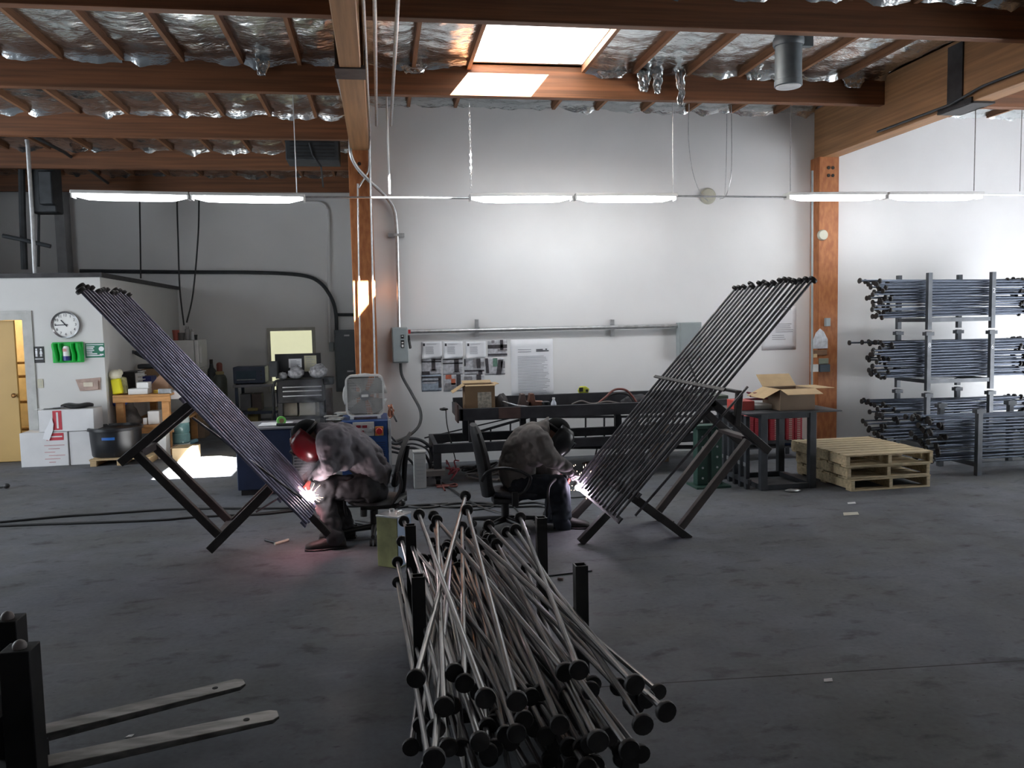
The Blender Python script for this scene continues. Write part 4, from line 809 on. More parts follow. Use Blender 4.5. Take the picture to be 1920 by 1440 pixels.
# ================================================================ welding machines and fan
M_wblue = mat('welder_blue', (.015, .05, .17), .4, var=.08)
def bolted_grille(b, lo, hi, n, y):
    for k in range(n): z = lo[2]+(hi[2]-lo[2])*(k+.5)/n; b.box((lo[0], y-.012, z-.004), (hi[0], y, z+.006))
# left welder: its long side faces the camera, louvred end at right
YL = 8.98; a = PF(443, 922); a2 = PY(580, 800, YL)
x0, x1 = PY(443, 860, YL).x, PY(548, 860, YL).x; z1 = PY(500, 806, YL).z
t = thing('welding_machine', 'dark blue welding machine on the floor left of the bent worker', 'welder', ((x0+x1)/2, YL+.4, 0))
M_navy = mat('welder_navy', (.016, .028, .07), .45, var=.15, scale=4); M_ltgrey = mat('welder_grey', (.36, .36, .37), .5)
obj('case', B().box((x0, YL, .06), (x1, YL+.62, z1)), M_navy, t, bev=.012)
obj('top_plate', B().box((x0-.01, YL-.01, z1+.001), (x1+.20, YL+.63, z1+.025)), mat('welder_top', (.2, .2, .22), .4), t, bev=.006)
obj('front_panel', B().box((x1+.001, YL+.005, .06), (x1+.19, YL+.6, z1)), M_ltgrey, t, bev=.008)
bb = B()
for k in range(16): z = .12+.032*k; bb.box((x1+.02, YL-.008, z), (x1+.18, YL+.008, z+.012))
obj('louvre', bb, M_dgrey, t); [obj('skid', B().box((x0+.03, YL+q, 0), (x1+.15, YL+q+.06, .059)), M_black, t) for q in (.04, .5)]
ZW = z1+.026
b = B(); n = 8; c = PY(505, 800, YL+.25); b.add([(x0+.22+.34*i/n, YL+.12+.3*j/n, ZW+.004+.012*abs(noise.noise(Vector((i*.5, j*.5, 2))))) for j in range(n+1) for i in range(n+1)], [(j*(n+1)+i, j*(n+1)+i+1, (j+1)*(n+1)+i+1, (j+1)*(n+1)+i) for j in range(n) for i in range(n)])
o = solo('paper_sheet', 'sunlit white paper lying on the left blue welding machine', 'paper', b, M_paper, smooth=180); o.modifiers.new('t', 'SOLIDIFY').thickness = .002
c = PY(528, 800, YL+.16); t = thing('tape_roll', 'lime green tape roll standing on the left welding machine', 'tape', (c.x, YL+.16, ZW)); obj('roll', B().lathe([(.025, -.02), (.048, -.02), (.048, .02), (.025, .02)], (c.x, YL+.16, ZW+.049), (.3,-1,0), 22), mat('lime', (.24, .72, .16), .4), t); obj('core', B().lathe([(.02, -.021), (.026, -.021), (.026, .021), (.02, .021)], (c.x, YL+.16, ZW+.049), (.3,-1,0), 18), M_card, t)
pipe('torch_handle', 'black hand tool lying on the left welding machine by the tape', 'tool', [Vector((x0+.42, YL+.08, ZW+.016)), Vector((x0+.55, YL+.05, ZW+.016)), Vector((x0+.78, YL+.06, ZW+.016))], .016, M_black)
# right welder below the fan
YR = 9.05; x0, x1 = PY(640, 840, YR).x, PY(729, 840, YR).x; z1 = PY(690, 788, YR).z
t = thing('welding_machine', 'blue welding machine with red dial under the white box fan', 'welder', ((x0+x1)/2, YR+.35, 0))
obj('case', B().box((x0, YR, .06), (x1, YR+.7, z1)), M_wblue, t, bev=.014); obj('frame_edge', B().box((x1+.001, YR-.01, .05), (x1+.03, YR+.02, z1)), M_ltgrey, t, bev=.004); [obj('skid', B().box((x0+.05, YR+q, 0), (x1-.05, YR+q+.07, .059)), M_black, t) for q in (.05, .55)]
a, c = PY(661, 792, YR), PY(702, 817, YR); cp = obj('control_panel', B().box((a.x, YR-.012, c.z), (c.x, YR, a.z)), mat('panel_pale', (.45, .44, .43), .5), t, bev=.004)
M_disp = mat('red_display', (.20, .02, .03), .3)
for px, py, w_, h_ in ((672, 800, .05, .03), (684, 800, .05, .03), (676, 810, .07, .03)): q = PY(px, py, YR-.012); obj('display', B().cbox((q.x, YR-.015, q.z), (w_, .006, h_)), M_disp, cp)
q = PY(695, 806, YR-.012); obj('knob', B().cyl((q.x, YR-.012, q.z), (q.x, YR-.035, q.z), .02, 14), M_ltgrey, cp)
q = PY(711, 808, YR); sw = obj('switch_plate', B().cbox((q.x, YR-.006, q.z), (.09, .012, .10)), mat('orange_plate', (.50, .22, .05), .5), t, bev=.003); obj('rotary_switch', B().lathe([(.038, 0), (.038, .012), (.03, .02)], (q.x, YR-.012, q.z), (0,-1,0), 20).cbox((q.x, YR-.04, q.z), (.018, .02, .07)), M_red, sw)
bb = B()
for k in range(9):
    q = PY(712, 830+4.2*k, YR); bb.box((q.x-.06, YR-.008, q.z), (q.x+.06, YR-.0, q.z+.008))
obj('louvre', bb, M_navy, t)
ZW2 = z1
# box fan
a, c = PY(646, 704, YR+.1), PY(722, 786, YR+.1); W_ = c.x-a.x; x0f, x1f = a.x, c.x; z0f = ZW2+.03; H_ = max(a.z-z0f, .45); cc = Vector(((x0f+x1f)/2, YR+.1, z0f+H_/2))
t = thing('box_fan', 'white square box fan standing on the blue welding machine', 'fan', (cc.x, YR+.18, ZW2)); M_fan = mat('fan_white', (.80, .80, .78), .4, var=.03)
def rrect(w, h, r, n=6):
    out = []
    for sx, sz_, a0 in ((1, 1, 0), (-1, 1, pi/2), (-1, -1, pi), (1, -1, 3*pi/2)):
        for k in range(n+1): an = a0+pi/2*k/n; out.append((sx*(w/2-r)+r*math.cos(an), sz_*(h/2-r)+r*math.sin(an)))
    return out
def frame_ring(b, w, h, r, t_, y0, y1):
    o_ = rrect(w, h, r); i_ = rrect(w-2*t_, h-2*t_, max(r-t_, .01)); n = len(o_); vs = []
    for pts, y in ((o_, y0), (o_, y1), (i_, y1), (i_, y0)): vs += [(cc.x+p[0], cc.y+y, cc.z+p[1]) for p in pts]
    fs = []
    for k in range(n):
        j = (k+1) % n
        for q in range(4): A, C = q*n, ((q+1) % 4)*n; fs.append((A+k, A+j, C+j, C+k))
    b.add(vs, fs)
bb = B(); frame_ring(bb, W_, H_, .075, .02, 0, .03); frame_ring(bb, W_-.01, H_-.01, .07, .012, .03, .2); obj('housing', bb, M_fan, t)
bb = B(); M_gr = mat('fan_grille', (.58, .58, .57), .5)
for k in range(1, 34):
    z = cc.z-H_/2+.03+(H_-.06)*k/34; bb.box((cc.x-W_/2+.02, cc.y+.008, z-.0028), (cc.x+W_/2-.02, cc.y+.012, z+.0028))
for k in range(1, 20):
    x = cc.x-W_/2+.03+(W_-.06)*k/20; bb.box((x-.0015, cc.y+.013, cc.z-H_/2+.02), (x+.0015, cc.y+.016, cc.z+H_/2-.02))
gr = obj('front_grille', bb, M_gr, t); obj('badge', B().lathe([(.055, 0), (.055, .006)], (cc.x, cc.y+.01, cc.z), (0,-1,0), 24), mat('badge_grey', (.30, .30, .31), .4), t); obj('badge_label', B().cbox((cc.x, cc.y+.002, cc.z), (.075, .004, .028)), M_white, t)
bb = B(); bb.cyl((cc.x, cc.y+.06, cc.z), (cc.x, cc.y+.12, cc.z), .06, 18); hub = obj('hub', bb, mat('fan_hub', (.3, .3, .3), .5), t)
for k in range(5):
    a0 = 2*pi*k/5; vs = []; fs = []
    for i in range(7):
        r_ = .055+(.19)*i/6
        for j in range(5): an = a0+.55+(j/4-.5)*(.75+.25*i/6); vs.append((cc.x+r_*math.cos(an), cc.y+.07+.035*(j/4), cc.z+r_*math.sin(an)))
    for i in range(6):
        for j in range(4): q = i*5+j; fs.append((q, q+1, q+6, q+5))
    o = obj('blade', B().add(vs, fs), mat('fan_blade', (.42, .41, .40), .5) if k == 0 else bpy.data.materials['fan_blade'], t, smooth=180); o.modifiers.new('t', 'SOLIDIFY').thickness = .004
bb = B()
for k in range(1, 14):
    z = cc.z-H_/2+.03+(H_-.06)*k/14; bb.box((cc.x-W_/2+.02, cc.y+.185, z-.002), (cc.x+W_/2-.02, cc.y+.189, z+.002))
obj('rear_grille', bb, M_gr, t)
for s in (-.35, .35): obj('foot', B().cbox((cc.x+W_*s, cc.y+.1, (ZW2+z0f)/2+.003), (.04, .22, z0f-ZW2-.004)), M_fan, t)
b = B(); rnd = random.Random(4)
for k in range(5):
    q = PY(620+rnd.uniform(0, 30), 781, YR+.12+.05*k); b.cbox((q.x, q.y, ZW2+.012+.012*k), (.16, .1, .01), Matrix.Rotation(rnd.uniform(-.6, .6), 3, 'Z'))
solo('rag_pile', 'grey rags and papers piled left of the fan on the welder', 'rag', b, mat('grey_rag', (.33, .33, .32), .8, var=.2, scale=12))
M_copper = mat('copper_clip', (.32, .13, .08), .4, .6, var=.2)
t = thing('ground_clamp', 'copper ground clamps hooked on the right side of the fan', 'clamp', PY(736, 775, YR+.06)); bb = B(); rnd = random.Random(9)
for k in range(6):
    p0 = PY(727+rnd.uniform(0, 8), 757+rnd.uniform(0, 14), YR+.02+.02*k); p1 = PY(730+rnd.uniform(0, 12), 768+rnd.uniform(0, 14), YR+.04); p2 = PY(733+rnd.uniform(-5, 8), 775+rnd.uniform(-5, 8), YR+.05); bb.tube(bez([p0, p1, p2, p0 + Vector((0, .03, 0))], 5), .008, 6)
obj('jaws', bb, M_copper, t); obj('grip', B().tube([PY(736, 776, YR+.04), PY(744, 791, YR+.03)], .010, 8), M_dgrey, t); obj('lead', B().tube(bez([PY(731, 775, YR+.05), PY(732, 795, YR+.06), PY(730, 815, YR+.06)], 5), .006, 6), M_galv, t)
# thick cable bundle behind the chair
for k, (pts, lab, r_) in enumerate((([(729, 828), (745, 832), (765, 823), (790, 826), (812, 845), (818, 870), (812, 905)], 'thick cable arching from the welder to the bench leg', .018),
                   ([(729, 836), (750, 842), (775, 840), (796, 852), (806, 875), (800, 905)], 'second thick cable, inner arch behind the left chair', .016),
                   ([(729, 846), (748, 850), (768, 862), (780, 880), (782, 910)], 'lowest thick cable drooping behind the left chair back', .014),
                   ([(728, 812), (738, 824), (752, 834), (775, 832), (800, 842), (808, 862), (806, 890)], 'thin upper cable leaving the right welder', .011))):
    P_ = [PY(x, y, 9.35+.06*k) for x, y in pts]; P_[-1].z = max(r_, P_[-1].z) if k != 0 else r_
    pipe('welding_cable', lab, 'cable', P_, r_, mat('cable_grey', (.07, .07, .075), .5) if k == 0 else bpy.data.materials['cable_grey'], 'cables behind the left chair', 7)
lo, hi = bx(776, 850, 799, 917, 8.88, .16, 0); t = thing('wire_feeder', 'tall narrow pale grey metal box standing on the floor behind the left chair', 'box', ((lo[0]+hi[0])/2, 8.96, 0)); M_pg = mat('pale_grey_box', (.42, .42, .41), .5, var=.05)
obj('body', B().box(lo, hi), M_pg, t, bev=.006); obj('lid', B().box((lo[0]-.006, lo[1]-.006, hi[2]+.001), (hi[0]+.006, hi[1]+.006, hi[2]+.02)), M_pg, t, bev=.004); bb = B()
for k in range(7): bb.box((lo[0]+.025, lo[1]-.004, .08+.04*k), (hi[0]-.025, lo[1], .086+.04*k))
obj('ribs', bb, M_ltgrey, t)
# ================================================================ long steel bench at the white wall
M_bst = mat('bench_steel', (.035, .035, .040), .55, .4, var=.3, scale=5); M_rust = mat('rusty_steel', (.075, .045, .038), .6, .3, var=.3, scale=6)
YBF, YBB = 9.05, 9.95; xl, xr = PY(862, 770, YBF).x, PY(1392, 770, YBF).x
zt, zb = PY(1000, 762, YBF).z, PY(1000, 784, YBF).z
t = thing('steel_bench', 'long dark steel bench with a tray top against the white wall', 'bench', ((xl+xr)/2, 9.5, 0))
obj('front_rail', B().box((xl, YBF, zb), (xr, YBF+.05, zt)), M_bst, t, bev=.004); obj('back_rail', B().box((xl, YBB-.05, zb), (xr, YBB, zt+.05)), M_bst, t, bev=.004)
obj('end_rail', B().box((xl-.01, YBF-.0, zb-.0), (xl+.04, YBB, zt-.0)), M_bst, t, bev=.004); obj('tray_plate', B().box((xl, YBF+.05, zb), (xr, YBB-.05, zb+.012)), M_bst, t)
obj('end_plate', B().box((xl-.03, YBF-.02, zb-.02), (xl-.012, YBF+.28, zt+.05)), M_rust, t, bev=.003)
obj('rust_patch', B().box((PY(935, 770, YBF).x, YBF-.006, zb+.01), (PY(976, 770, YBF).x, YBF-.0005, zt)), M_rust, t)
zl1, zl0 = PY(900, 830, YBF).z, PY(900, 847, YBF).z; xl2 = PY(813, 850, YBF).x
obj('lower_rail', B().box((xl2, YBF, zl0), (xr, YBF+.06, zl1)), M_bst, t, bev=.004); obj('lower_rail', B().box((xl2, YBB-.06, zl0), (xr, YBB, zl1)), M_bst, t, bev=.004); obj('lower_end', B().box((xl2, YBF+.06, zl0), (xl2+.05, YBB-.06, zl1)), M_bst, t)
for px in (886, 1003, 1195, 1375):
    for y in (YBF+.06, YBB-.13): x = PY(px, 800, YBF).x; obj('post', B().box((x-.035, y, zl1), (x+.035, y+.07, zb)), M_bst, t)
for x in (xl2+.0, PY(1195, 800, YBF).x, xr-.09):
    for y in (YBF+.0, YBB-.09):
        obj('leg', B().box((x, y, .12), (x+.085, y+.085, zl0)), M_bst, t)
        w = obj('caster', B().cyl((x+.02, y+.04, .056), (x+.065, y+.04, .056), .055, 16), M_rubber, t); obj('fork', B().box((x+.01, y+.02, .06), (x+.016, y+.06, .119)).box((x+.07, y+.02, .06), (x+.076, y+.06, .119)), M_bst, w)
ZTb = zb+.013
# things on the bench
r = bx(872, 722, 928, 766, YBF+.14, .28); lo, hi = (r[0][0], r[0][1], ZTb), r[1]
def open_box(name, label, lo, hi, flaps, lab=None, m=M_card, mi=M_cardl):
    t = thing(name, label, 'box', ((lo[0]+hi[0])/2, (lo[1]+hi[1])/2, lo[2])); th = .006
    b = B().box(lo, (hi[0], hi[1], lo[2]+th)).box((lo[0], lo[1], lo[2]+th), (hi[0], lo[1]+th, hi[2])).box((lo[0], hi[1]-th, lo[2]+th), (hi[0], hi[1], hi[2])).box((lo[0], lo[1]+th, lo[2]+th), (lo[0]+th, hi[1]-th, hi[2])).box((hi[0]-th, lo[1]+th, lo[2]+th), (hi[0], hi[1]-th, hi[2]))
    obj('body', b, m, t)
    for side, ln, an in flaps:
        c, s = math.cos(an)*ln, math.sin(an)*ln
        E_ = {'l': ((lo[0], lo[1]), (lo[0], hi[1]), (-c, 0)), 'r': ((hi[0], lo[1]), (hi[0], hi[1]), (c, 0)), 'f': ((lo[0], lo[1]), (hi[0], lo[1]), (0, -c)), 'b': ((lo[0], hi[1]), (hi[0], hi[1]), (0, c))}[side]
        (x0, y0), (x1, y1), (dx, dy) = E_; q = [(x0, y0, hi[2]+.001), (x1, y1, hi[2]+.001), (x1+dx, y1+dy, hi[2]+s), (x0+dx, y0+dy, hi[2]+s)]
        obj('flap', B().prism(q, (0, 0, .005)), mi, t)
    if lab: obj('shipping_label', B().box((lo[0]+(hi[0]-lo[0])*lab[0], lo[1]-.003, lo[2]+(hi[2]-lo[2])*lab[1]), (lo[0]+(hi[0]-lo[0])*lab[2], lo[1]-.0005, lo[2]+(hi[2]-lo[2])*lab[3])), mat('label_paper', (.5, .46, .38), .6, var=.3, scale=40), t)
    return t
open_box('cardboard_box', 'brown cardboard box with a paper label on the long bench', lo, hi, [('l', .16, -.55), ('f', .10, -.05), ('b', .12, .2), ('r', .05, .1)], (.42, .3, .88, .78))
def lump(name, label, cat, px, py, Y, s, m, z, seed=0, sc=(1, .8, .8)):
    vs = B().sph((0, 0, 0), 1, 12, 8); q = B(); q.f = vs.f; q.m = vs.m; c = PY(px, py, Y); q.v = [Vector((v.x*s*sc[0], v.y*s*sc[1], (v.z*.98+1)*s*sc[2]*.5))*(1+.22*noise.noise(v*1.7+Vector((seed, 0, 0)))) + Vector((c.x, Y, z)) for v in vs.v]
    for v in q.v: v.z = max(v.z, z)
    return solo(name, label, cat, q, m, origin=(c.x, Y, z), smooth=60)
lump('tool_pouch', 'dark leather pouch right of the labelled cardboard box', 'pouch', 938, 745, YBF+.3, .11, mat('dark_leather', (.03, .025, .025), .6), ZTb, 3, (.9, .8, 2.2))
pipe('steel_rod', 'thin pale rod lying across the bench tray right of the labelled box', 'rod', [PY(929, 749, YBF+.3), PY(968, 760, YBF+.1), PY(990, 763, YBF+.09)], .009, M_galv)
M_brn = mat('brown_vise', (.24, .105, .07), .5, .2, var=.25); M_brn2 = mat('brown_vise_grey', (.17, .12, .11), .5, .3, var=.2)
def vblock(px, label, m, k):
    c = PY(px, 738, YBF+.32); t = thing('angle_clamp', label, 'clamp', (c.x, YBF+.32, ZTb)); s = 1
    obj('base', B().box((c.x-.05, YBF+.24, ZTb), (c.x+.09, YBF+.42, ZTb+.1)), M_bst, t, bev=.005)
    obj('jaw', B().prism([(c.x-.06, YBF+.25, ZTb+.1), (c.x+.09+.04*k, YBF+.25, ZTb+.1), (c.x+.09+.04*k, YBF+.25, ZTb+.145), (c.x+.03, YBF+.25, ZTb+.15), (c.x+.015, YBF+.25, ZTb+.24), (c.x-.03, YBF+.25, ZTb+.24)], (0, .12, 0)), m, t, bev=.004)
vblock(980, 'grey-brown angle clamp, left of two on the bench before the poster', M_brn2, 0); vblock(997, 'reddish-brown angle clamp, right of two before the poster', M_brn, 1)
c = PY(1023, 748, YBF+.2); t = thing('coffee_cup', 'dark cup on the bench between the clamps and the bottle', 'cup', (c.x, YBF+.2, ZTb)); obj('cup', B().lathe([(.03, 0), (.042, .12), (.044, .13), (.036, .125)], (c.x, YBF+.2, ZTb), n=20), M_black, t); obj('lid', B().lathe([(.046, 0), (.046, .015), (.03, .022)], (c.x, YBF+.2, ZTb+.131), n=20), M_gblack, t)
c = PY(1038, 750, YBF+.13); t = thing('water_bottle', 'small clear water bottle with blue label on the bench front edge', 'bottle', (c.x, YBF+.13, ZTb)); M_cl = mat('clear_plastic', (.62, .66, .72), .15, var=.2, scale=25)
obj('bottle', B().lathe([(.03, 0), (.033, .01), (.033, .12), (.03, .14), (.014, .17), (.014, .18)], (c.x, YBF+.13, ZTb), n=20), M_cl, t); obj('cap', B().lathe([(.016, 0), (.016, .018)], (c.x, YBF+.13, ZTb+.181), n=16), M_white, t); obj('label_band', B().lathe([(.0335, 0), (.0335, .05)], (c.x, YBF+.13, ZTb+.05), n=20), mat('blue_band', (.10, .16, .36), .4), t)
c = PY(1094, 733, YBB-.03); zz = zt+.05; t = thing('tape_measure', 'yellow and black tape measure on the back rail of the bench', 'tape measure', (c.x, YBB-.02, zz)); M_ty = mat('tape_yellow', (.50, .52, .06), .4)
obj('case', B().prism([(c.x-.06, YBB-.045, zz+.001), (c.x+.06, YBB-.045, zz+.001), (c.x+.075, YBB-.045, zz+.05), (c.x+.03, YBB-.045, zz+.085), (c.x-.04, YBB-.045, zz+.085), (c.x-.07, YBB-.045, zz+.04)], (0, .05, 0)), M_ty, t, bev=.008); obj('grip', B().cbox((c.x-.035, YBB-.048, zz+.045), (.05, .008, .05)).cbox((c.x+.04, YBB-.048, zz+.03), (.03, .008, .03)), M_black, t)
def coil(name, label, cat, pts, r, m, group=None, Y=None): return pipe(name, label, cat, pts, r, m, group, 8)
M_hose = mat('red_brown_hose', (.17, .045, .035), .5); M_hose2 = mat('grey_hose', (.16, .14, .13), .5)
coil('air_hose', 'red-brown hose arching highest on the bench left of the bars', 'hose', [PY(1120, 757, YBF+.2), PY(1135, 745, YBF+.25), PY(1152, 731, YBF+.3), PY(1172, 731, YBF+.32), PY(1185, 742, YBF+.32), PY(1195, 757, YBF+.3)], .013, M_hose, 'hoses coiled on the bench')
coil('air_hose', 'dark hose just inside the red-brown arch on the bench', 'hose', [PY(1124, 759, YBF+.35), PY(1140, 743, YBF+.4), PY(1158, 737, YBF+.42), PY(1178, 740, YBF+.42), PY(1190, 757, YBF+.4)], .013, M_rubber, 'hoses coiled on the bench')
coil('air_hose', 'pale hose lying lowest along the bench front', 'hose', [PY(1072, 758, YBF+.1), PY(1090, 752, YBF+.12), PY(1110, 757, YBF+.12), PY(1140, 753, YBF+.14), PY(1165, 757, YBF+.16), PY(1190, 756, YBF+.2)], .010, M_hose2, 'hoses coiled on the bench')
c = PY(1087, 758, YBF+.1); solo('hose_fitting', 'small shiny brass fitting on the bench front edge', 'fitting', B().cyl((c.x-.02, YBF+.1, ZTb+.02), (c.x+.02, YBF+.1, ZTb+.02), .018, 12), M_galv)
lump('dark_grinder', 'dark grinder on the bench behind the tilted bars', 'grinder', 1195, 745, YBF+.5, .16, M_bst, ZTb, 8, (1.3, .8, 1.0))
r = bx(1318, 742, 1366, 770, YBF+.1, .4); box_thing('green_case', 'dark green topped case at the right end of the bench', 'case', ((r[0][0], r[0][1], ZTb), r[1]), mat('dark_green_case', (.05, .065, .045), .5))
pipe('hanging_lead', 'thin lead hanging from the left end of the bench to the floor', 'cord', [PY(836, 767, 9.5), PY(838, 795, 9.4), PY(846, 830, 9.3), PY(854, 862, 9.3)], .006, M_rubber, smooth_n=5)
lump('lead_clip', 'black clip hanging at the left bench corner', 'clip', 832, 770, 9.5, .035, M_black, PY(832, 770, 9.5).z, 1, (1.5, 1, 1))
# railing section leaning behind the bench
t = thing('steel_railing', 'long steel railing section leaning behind the bench under its tray', 'railing', (1.5, 10.1, .3)); yR = 10.12
pa, pb = PY(796, 839, yR), PY(992, 782, yR); obj('top_rail', B().bar(pa, pb, .025, .03), M_bst, t); pa2, pb2 = PY(796, 822, yR), PY(1000, 775, yR); obj('upper_bar', B().bar(pa2+Vector((0,.04,0)), pb2+Vector((0,.04,0)), .012, .016), M_bst, t)
pc = PY(1395, 780, yR); obj('top_rail', B().bar(pb, pc, .025, .03), M_bst, t); pd, pe = PY(815, 838, yR), PY(1395, 838, yR); obj('bottom_rail', B().bar(pd, pe, .03, .05), M_bst, t)
for px in (846, 920, 957, 1098, 1133, 1164, 1215, 1262, 1305, 1345):
    f = (px-796)/(992-796); yt = 839+(782-839)*min(f, 1); obj('picket', B().bar(PY(px, 838, yR), PY(px, yt, yR), .018, .022, (0, 1, 0)), M_bst, t)
for px in (815, 1395):
    p = PY(px, 838, yR); obj('foot', B().box((p.x-.015, yR-.015, 0), (p.x+.015, yR+.015, p.z-.02)), M_bst, t)
# cables and hoses heaped under the bench
rnd = random.Random(21)
def heap(px0, px1, py, Y, n, m, r_, name, label, cat, zmax=.12, group=None, gen=rnd):
    b = B(); a, c = PY(px0, py, Y).x, PY(px1, py, Y).x
    pts = [Vector((gen.uniform(a, c), Y+gen.uniform(-.15, .2), gen.uniform(r_, zmax))) for k in range(n)]; pts = bez(pts, 6)
    for p in pts: p.z = max(p.z, r_)
    return solo(name, label, cat, b.tube(pts, r_, 6), m, group, origin=((a+c)/2, Y, 0))
heap(855, 935, 880, 9.5, 16, M_rubber, .012, 'cable_heap', 'tangle of dark cables under the left half of the bench', 'cable', .14)
heap(835, 862, 885, 9.3, 14, mat('pinkish_red', (.42, .06, .08), .5), .008, 'red_cable_tangle', 'bright red cable tangle beside the left bench leg', 'cable', .22)
heap(870, 950, 885, 9.15, 12, M_hose2, .012, 'cable_heap', 'greyish hose heap on the floor behind the right chair back', 'cable', .10)
heap(1090, 1200, 880, 9.6, 16, M_rust, .014, 'scrap_heap', 'heap of dark scrap and cable under the right half of the bench', 'scrap', .16)
heap(815, 870, 910, 8.8, 7, M_hose, .010, 'floor_hose', 'reddish hose looping on the floor at the left bench caster', 'hose', .02)
heap(1100, 1150, 868, 9.2, 9, M_bst, .01, 'wire_tangle', 'stiff wire tangle near the right worker hands under the bench', 'wire', .3)
b = B().box(*bx(795, 883, 835, 893, 8.95, .15)); solo('wooden_offcut', 'grey offcut lying at the bench caster beside the red tangle', 'offcut', b, M_hose2)
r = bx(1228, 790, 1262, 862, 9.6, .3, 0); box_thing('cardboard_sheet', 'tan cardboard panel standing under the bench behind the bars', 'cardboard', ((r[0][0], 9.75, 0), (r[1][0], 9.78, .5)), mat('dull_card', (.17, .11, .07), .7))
# green pedestal
c = PF(1330, 912); t = thing('green_pedestal', 'dark green ribbed steel pedestal on the floor behind the tilted frame', 'pedestal', (c.x, c.y, 0)); M_dgreen = mat('pedestal_green', (.02, .06, .045), .5, var=.15); zt_ = .62
obj('base', B().box((c.x-.19, c.y-.13, 0), (c.x+.19, c.y+.17, .025)), M_dgreen, t, bev=.004)
for dx in (-.09, .07): obj('column', B().box((c.x+dx-.06, c.y-.04, .026), (c.x+dx+.06, c.y+.08, zt_)), M_dgreen, t, bev=.008)
bb = B()
for dx in (-.09, .07):
    for k in range(5): bb.cyl((c.x+dx, c.y-.041, .1+.11*k), (c.x+dx, c.y-.048, .1+.11*k), .012, 8)
obj('bolts', bb, M_galv, t); obj('cap', B().box((c.x-.17, c.y-.06, zt_+.001), (c.x+.16, c.y+.1, zt_+.04)), M_dgreen, t, bev=.004)
# ================================================================ steel table frame with plate, box, cabinets
A1, A2 = PF(1435, 921), PF(1532, 918); yA = 7.85; xa, xb = A1.x, A2.x; zt = PY(1480, 775, yA).z; yB_ = 8.6; s = .07
t = thing('steel_table', 'open steel tube frame table with thin plate top and carton on it', 'table', ((xa+xb)/2, 8.5, 0)); M_frm = mat('frame_steel', (.055, .06, .068), .5, .4, var=.2)
for x in (xa, xb):
    for y in (yA, yB_-s): obj('leg', B().box((x-s/2, y, 0), (x+s/2, y+s, zt)), M_frm, t, bev=.003)
for z0 in (.0, zt-.055):
    for y in (yA, yB_-s): obj('cross_rail', B().box((xa+s/2, y+.008, z0+.002), (xb-s/2, y+s-.008, z0+.055)), M_frm, t, bev=.003)
    for x in (xa, xb): obj('side_rail', B().box((x-s/2+.008, yA+s, z0+.002), (x+s/2-.008, yB_-s, z0+.055)), M_frm, t, bev=.003)
zp = zt+.001; c0 = PF(1368, 771, zp); c1 = PF(1577, 767, zp); c2 = PF(1563, 759, zp); c3 = PF(1375, 760, zp)
obj('plate_top', B().prism([(PF(1376, 773, zp).x, yA-.03, zp), (xb+.30, yA-.03, zp), (xb+.30, yB_+.05, zp), (PF(1376, 773, zp).x, yB_+.05, zp)], (0, 0, .014)), M_frm, t)
ZP = zp+.0145
lo, hi = bx(1463, 730, 1528, 768, yA+.12, .40); lo = (lo[0], lo[1], ZP); open_box('cardboard_box', 'large open cardboard box with spread flaps on the steel table', lo, hi, [('l', .20, -.45), ('f', .17, -.25), ('r', .22, .0), ('b', .20, .65)], None, mat('grey_card', (.235, .165, .11), .75, var=.15, scale=3), M_cardl)
r = bx(1385, 752, 1415, 765, yA+.25, .3); box_thing('red_box', 'flat red box on the steel plate left of the open carton', 'box', ((r[0][0], r[0][1], ZP), r[1]), mat('plain_red', (.42, .05, .04), .5))
r = bx(1416, 757, 1452, 765, yA+.3, .3); box_thing('white_sheet_stack', 'thin pale stack on the steel plate between red box and carton', 'stack', ((r[0][0], r[0][1], ZP), (r[1][0], r[1][1], ZP+.05)), M_wcard)
M_dred = mat('dark_red_cable', (.19, .025, .045), .5); b = B(); rnd2 = random.Random(5); a, c = PY(1400, 745, 8.35), PY(1456, 745, 8.35)
pts = [Vector((rnd2.uniform(a.x, c.x), 8.35+rnd2.uniform(-.12, .12), ZP+.06+rnd2.uniform(0, .02)+.09*math.sin(pi*k/14)*rnd2.uniform(.3, 1))) for k in range(15)]
o = solo('red_cable_coil', 'heap of dark red cable on the steel table behind the red box', 'cable', b.tube(bez(pts, 6), .009, 6), M_dred)
b = B(); pts = [Vector((a.x+(c.x-a.x)*k/8, 8.6+.1*math.sin(k*2.1), ZP+.012)) for k in range(9)]
# red parts cabinets
M_cab = mat('cabinet_red', (.40, .03, .045), .45, var=.1)
def parts_cabinet(px0, px1, py0, py1, Y, cols, rows, label):
    r = bx(px0, py0, px1, py1, Y, .3); lo, hi = r; t = thing('parts_cabinet', label, 'cabinet', ((lo[0]+hi[0])/2, Y+.15, lo[2]), 'red parts cabinets behind the steel table'); W_, H_ = hi[0]-lo[0], hi[2]-lo[2]
    obj('case', B().box((lo[0], Y+.012, lo[2]), hi), M_cab, t, bev=.004)
    for i in range(cols):
        for j in range(rows):
            x0 = lo[0]+W_*(i+.06)/cols; x1 = lo[0]+W_*(i+.94)/cols; z0 = lo[2]+H_*(j+.08)/rows; z1 = lo[2]+H_*(j+.92)/rows
            d = obj('drawer', B().box((x0, Y, z0), (x1, Y+.011, z1)), M_cab, t); obj('pull', B().box((x0+(x1-x0)*.3, Y-.010, z0+(z1-z0)*.4), (x1-(x1-x0)*.3, Y-.0005, z0+(z1-z0)*.75)), M_tan, d)
    return lo, hi
YCb = 9.55
